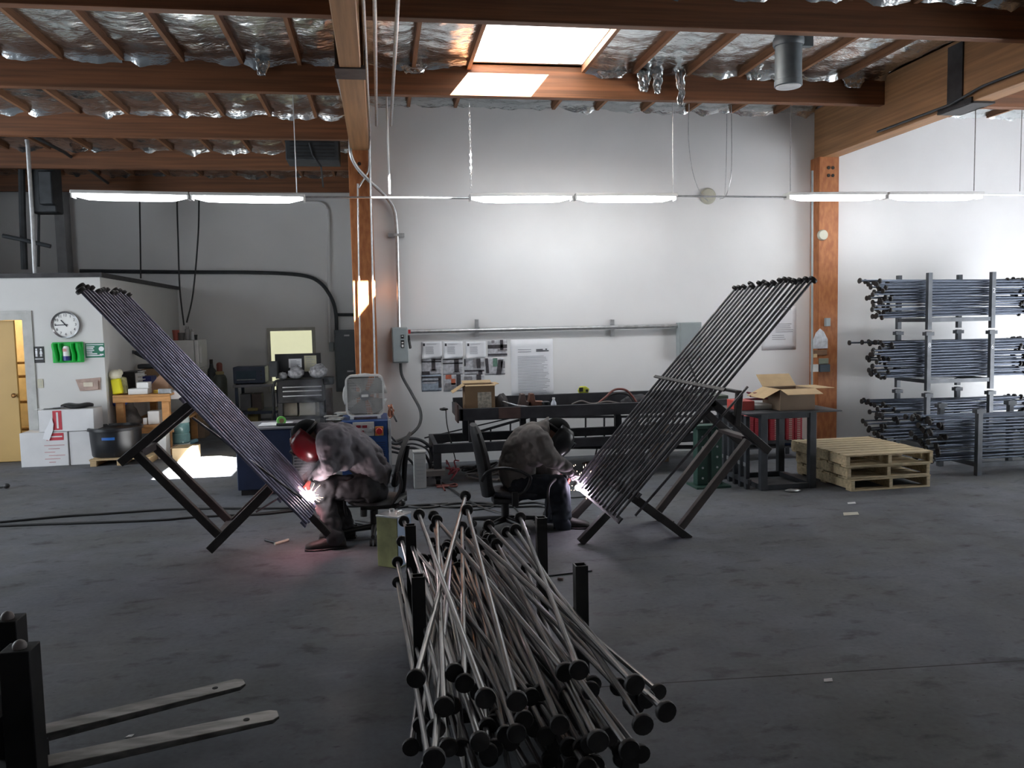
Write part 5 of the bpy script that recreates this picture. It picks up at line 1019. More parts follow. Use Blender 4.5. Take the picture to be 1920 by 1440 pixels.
sh = bx(1386, 826, 1508, 832, YCb, .4); t = thing('cabinet_stand', 'dark low stand under the red parts cabinets', 'stand', ((sh[0][0]+sh[1][0])/2, YCb+.2, 0)); obj('shelf', B().box(sh[0], sh[1]), M_bst, t)
for x in (sh[0][0]+.02, sh[1][0]-.06):
    for y in (YCb+.02, YCb+.34): obj('leg', B().box((x, y, 0), (x+.04, y+.04, sh[0][2])), M_bst, t)
obj('lower_shelf', B().box((sh[0][0], YCb, .14), (sh[1][0], YCb+.4, .16)), M_bst, t)
for p0, p1, cols, lab in ((1443, 1472, 1, 'red parts cabinet seen between the table legs, left of two full ones'), (1474, 1505, 2, 'red parts cabinet at the right, nearest the right post'), (1388, 1440, 2, 'red parts cabinet behind the row of pickets')):
    parts_cabinet(p0, p1, 780, 825.5, YCb, cols, 13, lab)
r = bx(1472, 858, 1500, 879, YCb+.05, .3); box_thing('blue_tote', 'dark blue tote on the low shelf under the red cabinets', 'tote', ((r[0][0], r[0][1], .162), (r[1][0], r[1][1], .34)), mat('tote_blue', (.02, .05, .15), .45))
# picket panel standing along the table side
xp = xa-.13; t = thing('fence_section', 'short dark picket fence section standing along the left side of the steel table', 'panel', (xp, 8.2, 0))
obj('rail', B().box((xp-.02, 7.92, .55), (xp+.02, 8.72, .60)), M_frm, t); obj('rail', B().box((xp-.02, 7.92, .06), (xp+.02, 8.72, .11)), M_frm, t)
for k in range(6): y = 7.96+.14*k; obj('picket', B().box((xp-.022, y, .0), (xp+.022, y+.05, .76)), M_frm, t, bev=.003); obj('clip', B().box((xp-.03, y+.005, .24), (xp-.0225, y+.045, .28)), M_galv, t)
lump('floor_clip', 'small metal scrap on the floor under the steel table front', 'scrap', 1487, 925, 7.75, .05, M_galv, 0.0, 2, (1.6, 1, .5))
# ================================================================ pallet stack
def pallet(x0, x1, y0, y1, z0, label, rz, seed):
    h = .125; t = thing('pallet', label, 'pallet', ((x0+x1)/2, (y0+y1)/2, z0), 'stack of wooden pallets', rz); rn = random.Random(seed); hx, hy = (x1-x0)/2, (y1-y0)/2
    for y in (-hy, -.03, hy-.06): pass
    for x in (-hx, -.02, hx-.04):
        obj('stringer', B().box((x, -hy, .018), (x+.04, hy, h-.018)), M_pal, t, local=True, bev=.004)
    n = 8
    for k in range(n):
        y = -hy+(2*hy-.12)*k/(n-1); obj('deck_board', B().box((-hx+rn.uniform(-.008, .008), y, h-.0175), (hx+rn.uniform(-.008, .008), y+.115, h)), M_pal, t, local=True, bev=.003)
    for k in range(3): y = -hy+(2*hy-.12)*k/2; obj('bottom_board', B().box((-hx, y, 0), (hx, y+.1, .0175)), M_pal, t, local=True, bev=.003)
c = [PF(1590, 921), PF(1736, 911)]; px0, px1 = c[0].x, c[1].x; py0 = 7.6
pallet(px0, px1, py0, py0+1.05, 0, 'wooden pallet on the floor, bottom of the stack by the racks', .03, 1); pallet(px0-.02, px1+.0, py0, py0+1.05, .127, 'wooden pallet in the middle of the stack of three', .0, 2); pallet(px0-.06, px1+.01, py0-.03, py0+1.08, .254, 'wooden pallet with a full deck on top of the stack', .01, 3)
# ================================================================ rods, racks
M_rod = mat('rod_steel', (.17, .165, .165), .30, .9, var=.25, scale=14, stretch=(6, 6, .5)); M_rodd = mat('rod_dark', (.060, .072, .098), .40, .7, var=.3, scale=14, stretch=(6, 6, .5)); M_cap = mat('rod_cap', (.018, .016, .016), .55, .2, var=.3, scale=30)
RL, RR, HR = 2.1, .0110, .033
sh_me = B().cyl((0, 0, -RL/2), (0, 0, RL/2), RR, 10); capa = B().lathe([(HR*.4, -.012), (HR*.96, -.006), (HR, -.003), (HR, .009), (HR*.95, .012)], (0, 0, RL/2), n=16); capb = B().lathe([(HR*.95, -.012), (HR, -.009), (HR, .003), (HR*.96, .006), (HR*.4, .012)], (0, 0, -RL/2), n=16)
def rod_proto(m):
    o = bpy.data.objects.new('picket_rod', None); COL.objects.link(o); obj('shaft', sh_me, m, o, local=True); obj('end_cap', capa, M_cap, o, local=True); obj('end_cap', capb, M_cap, o, local=True); return o
proto = {}
def rod(p, q, m, label, group):
    p, q = Vector(p), Vector(q)
    if m.name not in proto: proto[m.name] = o = rod_proto(m)
    else: o = copy_tree(proto[m.name])
    o.location = (p+q)/2; o.rotation_euler = (q-p).to_track_quat('Z', 'Y').to_euler(); tag(o, label, 'rod', group); return o
def rack(cx, cy, z0, along, la, ac, h, label, group, tee=True):
    t = thing('rod_rack', label, 'rack', (cx, cy, z0), group); L_ = Vector((1, 0, 0)) if along == 'x' else Vector((0, 1, 0)); C_ = Vector((0, 1, 0)) if along == 'x' else Vector((1, 0, 0)); o_ = Vector((cx, cy, z0)); s = .055
    for i in (-1, 1):
        for j in (-1, 1):
            p = o_ + L_*(i*la/2) + C_*(j*ac/2); po = obj('post', B().bar(p, p+Vector((0, 0, h)), s, s, (0, 1, 0), hollow=.006), M_rack, t)
            if tee: obj('stacking_cup', B().cbox(p+Vector((0, 0, h-.03)), (.11, .08, .045) if along == 'x' else (.08, .11, .045)), M_rack, po)
    for i in (-1, 1): p = o_ + L_*(i*la/2) + Vector((0, 0, .12)); obj('cross_bar', B().bar(p - C_*(ac/2-s/2), p + C_*(ac/2-s/2), .045, .045), M_rack, t)
    for j in (-1, 1): p = o_ + C_*(j*ac/2) + Vector((0, 0, .12)); obj('side_rail', B().bar(p - L_*(la/2-s/2), p + L_*(la/2-s/2), .04, .05), M_rack, t)
    return t
M_rack = mat('rack_steel', (.07, .078, .09), .5, .4, var=.25, scale=6); M_rackb = mat('rack_black', (.018, .017, .017), .55, .3, var=.3)
# right-hand racks, rods running along X
RY, RX = 9.88, PY(1743, 600, 9.55).x+.45
pitch = .785
G_R = 'stacked steel rod racks at the right wall'
names = ['steel rod rack on the floor against the wall, bottom of the right stack', 'steel rod rack in the middle of the right stack', 'steel rod rack on top of the right stack']
pn = ['thin steel rod with round end caps in the bottom rack at the wall', 'thin steel rod with round end caps in the middle rack at the wall', 'thin steel rod with round end caps in the top rack at the wall']
rn = random.Random(77)
def bundle(cx, cy, z0, n, zr, wc, label, group, m, spread=.10, shift=.04, skew=.02):
    rows_ = 13; spots = [(-.97 + .05*rn.random(), (r_+.5)/rows_) for r_ in range(rows_)] + [(-.72 + .1*rn.random(), (r_+1.0)/rows_) for r_ in range(rows_)] + [(-.35 + .2*rn.random(), (r_+.5)/rows_) for r_ in range(0, rows_, 1)]
    spots += [(-.1+1.05*k/9, 1.0 - .03*rn.random()) for k in range(n-len(spots))]
    for u, v in spots:
        dx = rn.gauss(shift, spread); dy = rn.uniform(-skew, skew)*.6; dz = rn.uniform(-skew, skew)
        if dx > shift+.2: dx = shift+.2
        rod((cx-RL/2+dx, cy+u*wc*.92-dy, z0+.16+v*zr-dz), (cx+RL/2+dx, cy+u*wc*.92+dy, z0+.16+v*zr+dz), m, label, group)
for k in range(3):
    rack(RX, RY, pitch*k, 'x', .9, .62, pitch*.97 if k < 2 else .72, names[k], G_R, k < 2)
    bundle(RX, RY, pitch*k, 46, .47, .27, pn[k], 'rods in the ' + ('bottom', 'middle', 'top')[k] + ' rack at the wall', M_rodd if k < 2 else M_rodd)
FX, FY = PF(1838, 893).x+.45, 8.31
rack(FX, FY, 0, 'x', .9, .62, .74, 'steel rod rack standing alone on the floor in front of the right stack', G_R)
bundle(FX, FY, 0, 46, .46, .27, 'thin steel rod with round end caps in the low rack before the stack', 'rods in the low front rack at right', M_rodd, shift=.12)
# chalk marks on the rack posts
for px, py, s_, Y_, lab in ((1744, 656, '8', 9.515, 'white painted 8'), (1877, 528, '2', 9.515, 'white painted 2'), (1876, 662, '0', 9.515, 'white painted 0')):
    pass
par = [o for o in COL.objects if o.name.startswith('rod_rack') and o.get('group') == G_R]
for par_, i, z, s_ in ((par[1], -1, 1.37, '8'), (par[2], 1, 2.05, '2'), (par[1], 1, 1.33, '6')):
    q = curve_text(s_, .085, (RX+i*.45, RY-.31-.0285, z), (1, 0, 0), (0, 0, 1), .001); obj('painted_number', q, M_paper, par_)
# ---------------------------------------------------------------- foreground rack and its pile of rods
nl, fr_ = PY(793, 1091, 3.40), PY(1015, 985, 4.28); FXc = (PY(793, 1091, 3.4).x + PY(1097, 1088, 3.4).x)/2; Wd = PY(1097, 1088, 3.4).x - PY(793, 1091, 3.4).x
FYc = 3.84; M_keep = M_rack; M_rack = M_rackb
rack(FXc-.02, FYc, 0, 'y', .88, Wd-.0, .745, 'black steel rod rack in the foreground with hollow square posts', None, False); M_rack = M_keep
GF = 'rods piled in the foreground rack'; LF = 'thin steel rod with round end caps piled in the foreground rack'
rn = random.Random(11); hw = Wd/2-.06
cnt = 0
for lay in range(9):
    z = .165 + .043*lay
    for i in range(8):
        u = (i+.5)/8*2-1
        if lay > 5 and rn.random() < .35: continue
        xm = FXc-.02 + u*hw*.95 + rn.uniform(-.02, .02)
        ang = rn.uniform(-.10, .16) + (.05 if lay > 5 else 0); til = rn.uniform(-.012, .030)
        ym = FYc + rn.gauss(-.08, .17) - (.0 if lay < 6 else .02)
        # keep the rod between the posts along the rack length
        d = Vector((-math.sin(ang), math.cos(ang)*1.0, til)).normalized()
        m_ = (FXc-.02-xm)
        lim = (hw - abs(m_)) / .45 if abs(m_) < hw else 0.02
        if abs(d.x) > lim: d.x = math.copysign(max(lim, .012), d.x); d.normalize()
        c = Vector((xm, ym, z)); rod(c - d*RL/2, c + d*RL/2, M_rod, LF, GF); cnt += 1
# the conspicuous rods lying crossed on top: (far-end pixel, near-end pixel)
def rod_px(a, za, b_, zb_, mm=None):
    p = PF(a[0], a[1], za); q = PF(b_[0], b_[1], zb_); d = (p-q).normalized(); c = (p+q)/2
    rod(c - d*RL/2, c + d*RL/2, mm or M_rod, LF, GF)
for a, za, b_, zb_ in (((787, 969), .74, (905, 1295), .66), ((877, 960), .76, (965, 1300), .66), ((863, 966), .75, (805, 1180), .64), ((890, 1005), .66, (1225, 1312), .62), ((930, 1000), .66, (1150, 1240), .66), ((820, 998), .68, (830, 1260), .62), ((985, 995), .66, (1060, 1190), .66),
                      ((758, 979), .64, (850, 1255), .62), ((836, 995), .68, (1000, 1190), .64), ((968, 995), .66, (1200, 1350), .60), ((755, 1020), .52, (830, 1300), .52), ((752, 1083), .42, (800, 1290), .45), ((752, 1128), .32, (790, 1345), .35), ((766, 1157), .24, (800, 1420), .25)):
    rod_px(a, za, b_, zb_)

rn = random.Random(31)
for k in range(27):
    u = (k+.5)/27; zb_ = rn.uniform(.24, .60); yb_ = rn.uniform(1265, 1425); xb_ = 765 + 475*((k*11) % 27 + rn.random()*.8)/27
    q = PF(xb_, yb_, zb_)
    if q.y > 3.25: q = PF(xb_, 1400, zb_)
    xf = FXc-.02 + max(-hw, min(hw, (q.x-FXc)*.55 + rn.uniform(-.12, .12))); p = Vector((xf, q.y+RL, min(.60, zb_+rn.uniform(-.08, .12))))
    d = (p-q).normalized(); rod(q, q+d*RL, M_rod, LF, GF)
# ================================================================ panels of bars being welded, and their stands
M_bar = mat('bar_steel', (.085, .082, .090), .42, .6, var=.3, scale=10); M_barp = mat('bar_steel_sheen', (.17, .165, .225), .36, .75, var=.3, scale=12)  # left bars: bluish-purple sheen put into a lighter, violet base colour
M_tube = mat('stand_tube', (.075, .062, .060), .55, .3, var=.25, scale=6); M_tubed = mat('stand_tube_dark', (.035, .031, .030), .55, .3, var=.3, scale=6)
def panel(x0, z0, x1, z1, Y0, Y1, n, m, label, cross, gap=()):
    t = thing('bar_panel', label, 'panel', (x0, (Y0+Y1)/2, z0)); e = Vector((x1-x0, 0, z1-z0)).normalized(); nrm = Vector((e.z, 0, -e.x)) if x1 > x0 else Vector((-e.z, 0, e.x)); rn = random.Random(n)
    for k in range(n):
        y = Y0+(Y1-Y0)*k/(n-1); j = rn.uniform(-.025, .02); p = Vector((x0, y, z0))+e*rn.uniform(-.02, .02); q = Vector((x1, y+rn.uniform(-.008, .008), z1))+e*j
        br = obj('bar', B().cyl(p, q, .0112, 10), m, t); obj('end_cap', B().lathe([(.012, -.014), (.034, -.008), (.034, .010), (.028, .014)], q, e, n=14), M_cap, br)
    for f, over0, over1, w in cross:
        c = Vector((x0, 0, z0)).lerp(Vector((x1, 0, z1)), abs(f)) + nrm*(.022 if f >= 0 else -.019)
        obj('cross_bar', B().bar(c+Vector((0, Y0-over0, 0)), c+Vector((0, Y1+over1, 0)), .012, w if f >= 0 else .026, up=e), m if f >= 0 else M_tubed, t)
    return t
def panel_px(b0, t0, Yn, Yf, n, m, label, cr):
    p, q = PY(*b0, Yn), PY(*t0, Yn); return panel(p.x, p.z, q.x, q.z, Yn, Yf, n, m, label, cr)
panel_px((1155, 970), (1525, 523), 5.75, 7.08, 16, M_bar, 'right tilted panel of spaced dark bars being welded on its stand', [(.0, .06, .05, .05), (.10, .04, .05, .04), (-.528, .10, .12, .040)])
panel_px((577, 983), (147, 541), 5.9, 6.95, 14, M_barp, 'left tilted panel of close dark bars being welded on its stand', [(.01, .02, .02, .05), (.12, .03, .03, .04), (.55, .03, .05, .045)])
def stand(label, near, Yn, Yf, px, loc):
    t = thing('welding_stand', label, 'stand', loc); s = .062
    for Y in (Yn, Yf):
        for nm, a, b, m, w in px:
            p, q = PY(*a, Yn), PY(*b, Yn); p.y = q.y = Y; obj(nm, B().bar(p, q, w, w, up=(0, 1, 0)), m, t, bev=.004)
    return t
def cross(t, a, Yn, Yf, w=.055, m=None, h=None): p = PY(*a, Yn); obj('cross_tube', B().bar(p+Vector((0, .035, 0)), Vector((p.x, Yf-.035, p.z)), w, h or w), m or M_tube, t, bev=.004)
YN, YFs = 6.34, 6.90
c = PF(1290, 1013); t = stand('welding stand of square tubes under the right tilted panel', None, YN, YFs, [('foot_arm', (1292, 1010), (1160, 912), M_tubed, .066), ('main_rail', (1088, 1017), (1338, 752), M_tubed, .062), ('top_arm', (1441, 846), (1318, 740), M_tubed, .062), ('brace', (1274, 991), (1402, 826), M_tube, .058)], (c.x-.3, 6.6, 0))
cross(t, (1403, 822), YN, YFs, .075, M_tube, .03); cross(t, (1262, 985), YN, YFs, .05, M_tubed); cross(t, (1180, 925), YN, YFs, .05, M_tubed); cross(t, (1330, 752), YN, YFs, .05, M_tubed)
p, q = PY(1386, 737, YN-.02), PY(1381, 800, YN-.02); obj('upright', B().bar(p, q, .05, .05, up=(0, 1, 0)), M_tubed, t, bev=.004); obj('top_plate', B().bar(PY(1386, 735, YN-.03), PY(1386, 735, YN-.03)+Vector((-.02, .9, .0)), .05, .02), M_tubed, t)
YN2, YF2 = 6.47, 6.93
c = PF(410, 1005); t = stand('welding stand of square tubes under the left tilted panel', None, YN2, YF2, [('foot_arm', (393, 1031), (508, 915), M_tubed, .066), ('main_rail', (389, 767), (617, 1002), M_tubed, .055), ('top_arm', (226, 868), (372, 745), M_tubed, .062), ('brace', (257, 852), (410, 1003), M_tubed, .058)], (c.x, 6.7, 0))
cross(t, (257, 852), YN2, YF2, .06, M_tube); cross(t, (414, 1004), YN2, YF2, .075, M_tube, .03); cross(t, (380, 757), YN2, YF2, .05, M_tubed); cross(t, (500, 925), YN2, YF2, .04, M_tubed)
pipe('loose_rod', 'thin steel rod lying along the near side of the right stand', 'rod', [PY(1191, 967, YN-.06), PY(1402, 725, YN-.06)], .011, M_galv if False else M_bar); pipe('loose_rod', 'thin steel rod running under the left tilted panel', 'rod', [PY(361, 783, 6.0), PY(566, 935, 6.0)], .009, M_bar)
pipe('brace_wire', 'thin grey bars crossing low behind the left stand foot', 'rod', [PY(480, 960, 6.9), PY(545, 920, 6.9)], .008, M_bar)
# ================================================================ office chairs
def chair_base(t, c, hub_z, seat_z, m, ang0=.3, R=.30):
    obj('gas_column', B().cyl((c.x, c.y, hub_z), (c.x, c.y, seat_z-.06), .025, 14).cyl((c.x, c.y, hub_z), (c.x, c.y, hub_z+.16), .034, 14), m, t); obj('mechanism', B().cbox((c.x, c.y, seat_z-.045), (.22, .16, .05)), m, t, bev=.01)
    for k in range(5):
        a = ang0+2*pi*k/5; d = Vector((math.cos(a), math.sin(a), 0)); e = Vector((c.x, c.y, 0))+d*R
        st = obj('base_arm', B().tube([Vector((c.x, c.y, hub_z+.02))+d*.02, Vector((c.x, c.y, hub_z+.015))+d*R*.5, e+Vector((0, 0, .075))], .02, 10, rs=[.028, .022, .016]), m, t)
        n_ = Vector((-d.y, d.x, 0)); cb = B()
        for s in (-.016, .016): cb.cyl(e+n_*(s-.010)+Vector((0, 0, .0282)), e+n_*(s+.010)+Vector((0, 0, .0282)), .028, 14)
        obj('caster', cb, M_rubber, st)
M_chr = mat('chair_black', (.014, .014, .015), .55, var=.3, scale=15, bump=.1, bscale=200); M_chrs = mat('chair_seat_cloth', (.03, .032, .042), .7, var=.2, scale=30); M_chrp = mat('chair_plastic', (.02, .02, .021), .35)
def soft(name, b, m, parent, vox=.012, sm=6, disp=0, dscale=.08, sub=False):
    o = obj(name, b, m, parent, smooth=180); r = o.modifiers.new('join', 'REMESH'); r.mode = 'VOXEL'; r.voxel_size = vox; r.use_smooth_shade = True
    s = o.modifiers.new('relax', 'SMOOTH'); s.iterations = sm; s.factor = .5
    if disp:
        tx = bpy.data.textures.new(name+'_folds', 'MARBLE'); tx.noise_scale = dscale*2.2; tx.noise_depth = 2; tx.turbulence = 14; tx.marble_type = 'SHARP'
        d = o.modifiers.new('folds', 'DISPLACE'); d.texture = tx; d.strength = disp; d.mid_level = .5; d.texture_coords = 'LOCAL'
    return o
# left chair: narrow curved back, worker faces left
c = PF(703, 1006); c.z = 0; t = thing('office_chair', 'black office chair with a thin curved back under the left worker', 'chair', c); zs = PY(703, 934, 6.93).z
chair_base(t, c, .07, zs-.02, M_chrp, .9)
sx = (PY(664, 935, 6.85).x+PY(752, 935, 6.85).x)/2
b = B(); b.loft([((sx-.24+.48*k/8, 6.85, zs+.005+(.02 if k in (0, 8) else 0)), (0, .24*math.sqrt(max(.05, 1-((k/8-.5)*1.85)**2))*1.0, 0), (0, 0, .038)) for k in range(9)]); obj('seat', b, M_chr, t)
bp = [(733, 905), (740, 880), (747, 855), (757, 830), (768, 814)]; vs = []
b = B(); b.loft([(PY(x+8-2*k, y, 6.85), (.035-.006*k, 0, 0.01), (0, (.19, .225, .225, .21, .15)[k], 0)) for k, (x, y) in enumerate(bp)]); obj('backrest', b, M_chr, t)
obj('back_support', B().tube(bez([PY(712, 950, 6.85), PY(745, 945, 6.85), PY(756, 915, 6.85), PY(759, 870, 6.85), PY(764, 835, 6.85)], 5), .022, 10), M_chrp, t)
for y in (6.62, 7.08): obj('armrest', B().tube(bez([PY(735, 945, y), PY(748, 925, y), PY(752, 905, y), PY(746, 885, y)], 5), .014, 8), M_chrp, t)
obj('tension_knob', B().cyl(PY(682, 955, 6.8), PY(682, 968, 6.8), .028, 12), M_chrp, t); obj('tilt_lever', B().tube([PY(735, 955, 6.7), PY(752, 945, 6.62)], .014, 8).sph(PY(754, 943, 6.62), .028), M_chrp, t)
# right chair: tall padded back, loop arm rests, worker faces right
c = PF(948, 992); c.z = 0; t = thing('office_chair', 'black office chair with tall padded back and loop armrests at right', 'chair', c); zs = PY(965, 920, 6.98).z
chair_base(t, c, .07, zs-.02, M_chrp, .15)
xa, xb = PY(925, 920, 6.98).x, PY(1020, 920, 6.98).x; b = B(); b.loft([((xa+(xb-xa)*k/8, 6.98, zs), (0, .25*math.sqrt(max(.06, 1-((k/8-.5)*1.85)**2)), 0), (0, 0, .042)) for k in range(9)]); obj('seat', b, M_chrs, t)
bp = [(915, 926, 12, .14), (911, 905, 11.5, .20), (908, 880, 12, .225), (903, 855, 12, .23), (897, 830, 11, .225), (891, 808, 9.5, .20), (887, 796, 6, .13)]
b = B(); b.loft([(PY(x, y, 6.98), (w*6.98/1546, 0, .25*w*6.98/1546), (0, hw_, 0)) for x, y, w, hw_ in bp]); obj('backrest', b, M_chr, t)
for y in (6.72, 7.24):
    obj('armrest', B().tube(bez([PY(903, 903, y), PY(910, 889, y), PY(924, 881, y), PY(945, 878, y), PY(970, 882, y), PY(986, 889, y), PY(995, 897, y), PY(985, 920, y), PY(968, 930, y)], 5), .014, 10), M_chrp, t)
    obj('arm_bracket', B().cbox(PY(966, 936, y), (.055, .03, .12)), M_chrp, t, bev=.006)
# ================================================================ the two workers
M_skin = mat('skin', (.36, .20, .14), .55, var=.1); M_shirt = mat('grey_shirt', (.215, .200, .220), .9, var=.14, scale=9, bump=.9, bscale=9, spec=.2); M_shirt2 = mat('olive_grey_jacket', (.205, .188, .178), .9, var=.14, scale=9, bump=.9, bscale=9, spec=.2)
M_trs = mat('grey_work_trousers', (.052, .050, .054), .9, var=.25, scale=9, bump=.8, bscale=10, spec=.2); M_jean = mat('dark_jeans', (.018, .024, .034), .85, var=.3, scale=6); M_boot = mat('black_boot', (.02, .017, .015), .6, var=.3)
M_hat = mat('black_cap', (.006, .006, .006), .85, spec=.15); M_redv = mat('red_shield', (.10, .005, .008), .22, var=.2); M_blkv = mat('black_shield', (.006, .007, .008), .30, var=.3); M_glove = mat('red_glove', (.30, .06, .05), .8, var=.2); M_gloveg = mat('grey_glove', (.30, .26, .26), .8, var=.2)
def limb(b, pts, rs, steps=5):
    P_ = bez(pts, steps); R_ = []
    for i in range(len(rs)-1):
        for k in range(steps): R_.append(rs[i]+(rs[i+1]-rs[i])*k/steps)
    R_.append(rs[-1]); b.tube(P_, 1, 14, rs=R_); b.sph(P_[0], rs[0]*.98, 14, 8); b.sph(P_[-1], rs[-1]*.98, 14, 8)
def trunk(b, secs):       # (centre, half thickness in the side plane, half width across)
    cs = [Vector(s[0]) for s in secs]; out = []
    for i, (c_, r_, w_) in enumerate(secs):
        d = (cs[min(i+1, len(cs)-1)]-cs[max(i-1, 0)]).normalized(); n_ = Vector((d.z, 0, -d.x)).normalized(); out.append((cs[i], n_*r_, Vector((0, w_, 0))))
    b.loft(out)
    for i in (0, -1): b.sph(cs[i], 1, 12, 8, sc=(secs[i][1]*.9, secs[i][2]*.9, secs[i][1]*.9))
def glove(name, wrist, tip_dir, grip, m, parent, side=1):     # fingers curl round a rod running along grip
    w = Vector(wrist); d = Vector(tip_dir).normalized(); g = Vector(grip).normalized(); nrm = d.cross(g).normalized()*side; g = nrm.cross(d).normalized()*side; b = B()
    limb(b, [w, w+d*.05], [.034, .036], 3); b.loft([(w+d*(.02+.075*k/4), g*(.030+.012*math.sin(pi*k/5)), nrm*.017) for k in range(5)])
    for k, (off, ln) in enumerate(((-.033, .060), (-.011, .070), (.011, .066), (.032, .052))):
        base = w+d*.09+g*off; b.tube([base, base+d*ln*.42+nrm*.006, base+d*ln*.62+nrm*.026, base+d*ln*.40+nrm*.044], .0095, 8, rs=[.0105, .010, .0095, .008]); b.sph(base+d*ln*.40+nrm*.044, .0085, 8, 6)
    th = w+d*.035-g*.036; b.tube([th, th+d*.03-g*.022+nrm*.012, th+d*.058-g*.014+nrm*.030], .011, 8, rs=[.013, .0115, .009]); b.sph(th+d*.058-g*.014+nrm*.030, .0095, 8, 6)
    return soft(name, b, m, parent, .0045, 2)
def boot(name, heel, toe, ankle, m, parent):
    h, t_, a = Vector(heel), Vector(toe), Vector(ankle); d = (t_-h); L_ = d.length; d.normalize(); s = Vector((-d.y, d.x, 0)).normalized(); u = Vector((0, 0, 1)); b = B()
    b.loft([(h+d*L_*f+u*hh, s*w_, u*hh) for f, hh, w_ in ((0.0, .042, .034), (.15, .05, .042), (.4, .052, .043), (.65, .042, .052), (.86, .034, .048), (1.0, .024, .028))]); limb(b, [h+d*L_*.17+u*.06, a], [.048, .052], 3)
    o = soft(name, b, m, parent, .008, 4); sb = B(); sb.loft([(h+d*L_*f+u*.011, s*(w_+.004), u*.011) for f, w_ in ((-.02, .034), (.15, .043), (.4, .042), (.65, .052), (.86, .048), (1.01, .026))]); obj('sole', sb, M_rubber, o); return o
def head(b, c_, f, up):
    f, up = Vector(f).normalized(), Vector(up).normalized(); s = f.cross(up).normalized(); up = s.cross(f).normalized(); c_ = Vector(c_)
    b.loft([(c_+up*h+f*o_, f*a, s*w_) for h, o_, a, w_ in ((-.115, .03, .045, .040), (-.085, .02, .075, .058), (-.03, .01, .092, .070), (.03, .0, .098, .076), (.075, -.008, .086, .068), (.10, -.01, .055, .045))])
    b.loft([(c_+f*.09+up*.02, s*.008, up*.004), (c_+f*.108-up*.015, s*.014, up*.010), (c_+f*.100-up*.028, s*.012, up*.006)])
    for k in (-1, 1): b.sph(c_+s*k*.076+up*.0-f*.008, .03, 10, 6, sc=(.6, .6, 1)); b.sph(c_+s*k*.032+f*.088+up*.015, .013, 8, 6)
    b.loft([(c_+f*.088-up*.055, s*.022, up*.006), (c_+f*.096-up*.055, s*.020, up*.006)])
    return s, up
def person(label, loc, P, Yc, cl, key):
    t = thing('person', label, 'person', loc); return t
# ---- left worker
Y1 = 6.80
def L(x, y, dy=0.0): return PY(x, y, Y1+dy)
t = thing('person', 'person in grey shirt with red face shield, bent forward on the left office chair', 'person', Vector((L(690, 930).x, Y1, .42)))
sp = [(L(695, 908), .135, .165), (L(700, 885), .150, .165), (L(686, 862), .152, .175), (L(664, 842), .152, .190), (L(641, 825), .145, .200), (L(619, 815), .115, .190), (L(605, 808), .075, .11)]
hd = L(579, 817); fd = Vector((-.70, 0, -.71)); hu = Vector((-.71, 0, .70))
shoN, elbN, wriN = L(616, 826, -.19), L(619, 874, -.24), L(590, 897, -.10)
shoF, elbF, wriF = L(612, 824, .19), L(612, 876, .22), L(588, 884, .12)
hipN, kneN, ankN = L(690, 916, -.10), L(603, 914, -.13), L(627, 1006, -.13)
hipF, kneF, ankF = L(690, 916, .10), L(612, 912, .16), L(648, 985, .16)
b = B(); trunk(b, [(c_, r_*.8, w_*.85) for c_, r_, w_ in sp]); limb(b, [L(608, 810), L(594, 812), hd], [.06, .055, .06]); head(b, hd, fd, hu)
for s, e, w in ((shoN, elbN, wriN), (shoF, elbF, wriF)): limb(b, [s, e], [.055, .045]); limb(b, [e, w], [.045, .03])
for h, k, a in ((hipN, kneN, ankN), (hipF, kneF, ankF)): limb(b, [h, k], [.085, .06]); limb(b, [k, (k+a)/2, a], [.058, .05, .038])
soft('body', b, M_skin, t, .012, 4)
b = B(); trunk(b, sp)
for s, e, w in ((shoN, elbN, wriN), (shoF, elbF, wriF)):
    limb(b, [s, (s*.45+e*.55), e], [.098, .086, .074]); limb(b, [e, (e*.5+w*.5), w], [.074, .062, .048])
for sh_, el_, dy in ((shoN, elbN, -.10), (shoF, elbF, .10)):
    b.sph((sh_+L(643, 830, dy))/2, .128); b.sph(sh_*.35+el_*.3+L(660, 845, dy)*.35, .105); b.sph(sh_*.2+el_*.35+L(672, 862, dy)*.45, .10)
b.loft([(L(697, 890), (.155, 0, .03), (0, .17, 0)), (L(706, 893), (.10, 0, .03), (0, .175, 0))])
soft('shirt', b, M_shirt, t, .010, 12, .020, .07)
b = B()
for h, k, a, dy in ((hipN, kneN, ankN, -1), (hipF, kneF, ankF, 1)):
    limb(b, [h, (h*.5+k*.5), k], [.118, .104, .086]); limb(b, [k, (k*.55+a*.45), a], [.086, .082, .078])
trunk(b, [(L(705, 922), .11, .17), (L(693, 905), .13, .172), (L(688, 890), .12, .16)])
soft('trousers', b, M_trs, t, .010, 8, .022, .08)
tN, hN = PF(573, 1033), PF(646, 1026); hN = Vector((ankN.x+.09, ankN.y, 0)); tN = Vector((ankN.x-.23, ankN.y-.02, 0)); boot('boot', hN, tN, ankN+Vector((.02, 0, 0)), M_boot, t)
hF = Vector((ankF.x+.08, ankF.y, 0)); boot('boot', hF, hF+Vector((-.30, .02, 0)), Vector((ankF.x, ankF.y, .12)), M_boot, t)
glove('glove', wriN, L(582, 908, -.10)-wriN, (0, -.3, 1), M_glove, t, 1); glove('glove', wriF, L(575, 896, .06)-wriF, (0, .3, 1), M_glove, t, -1)
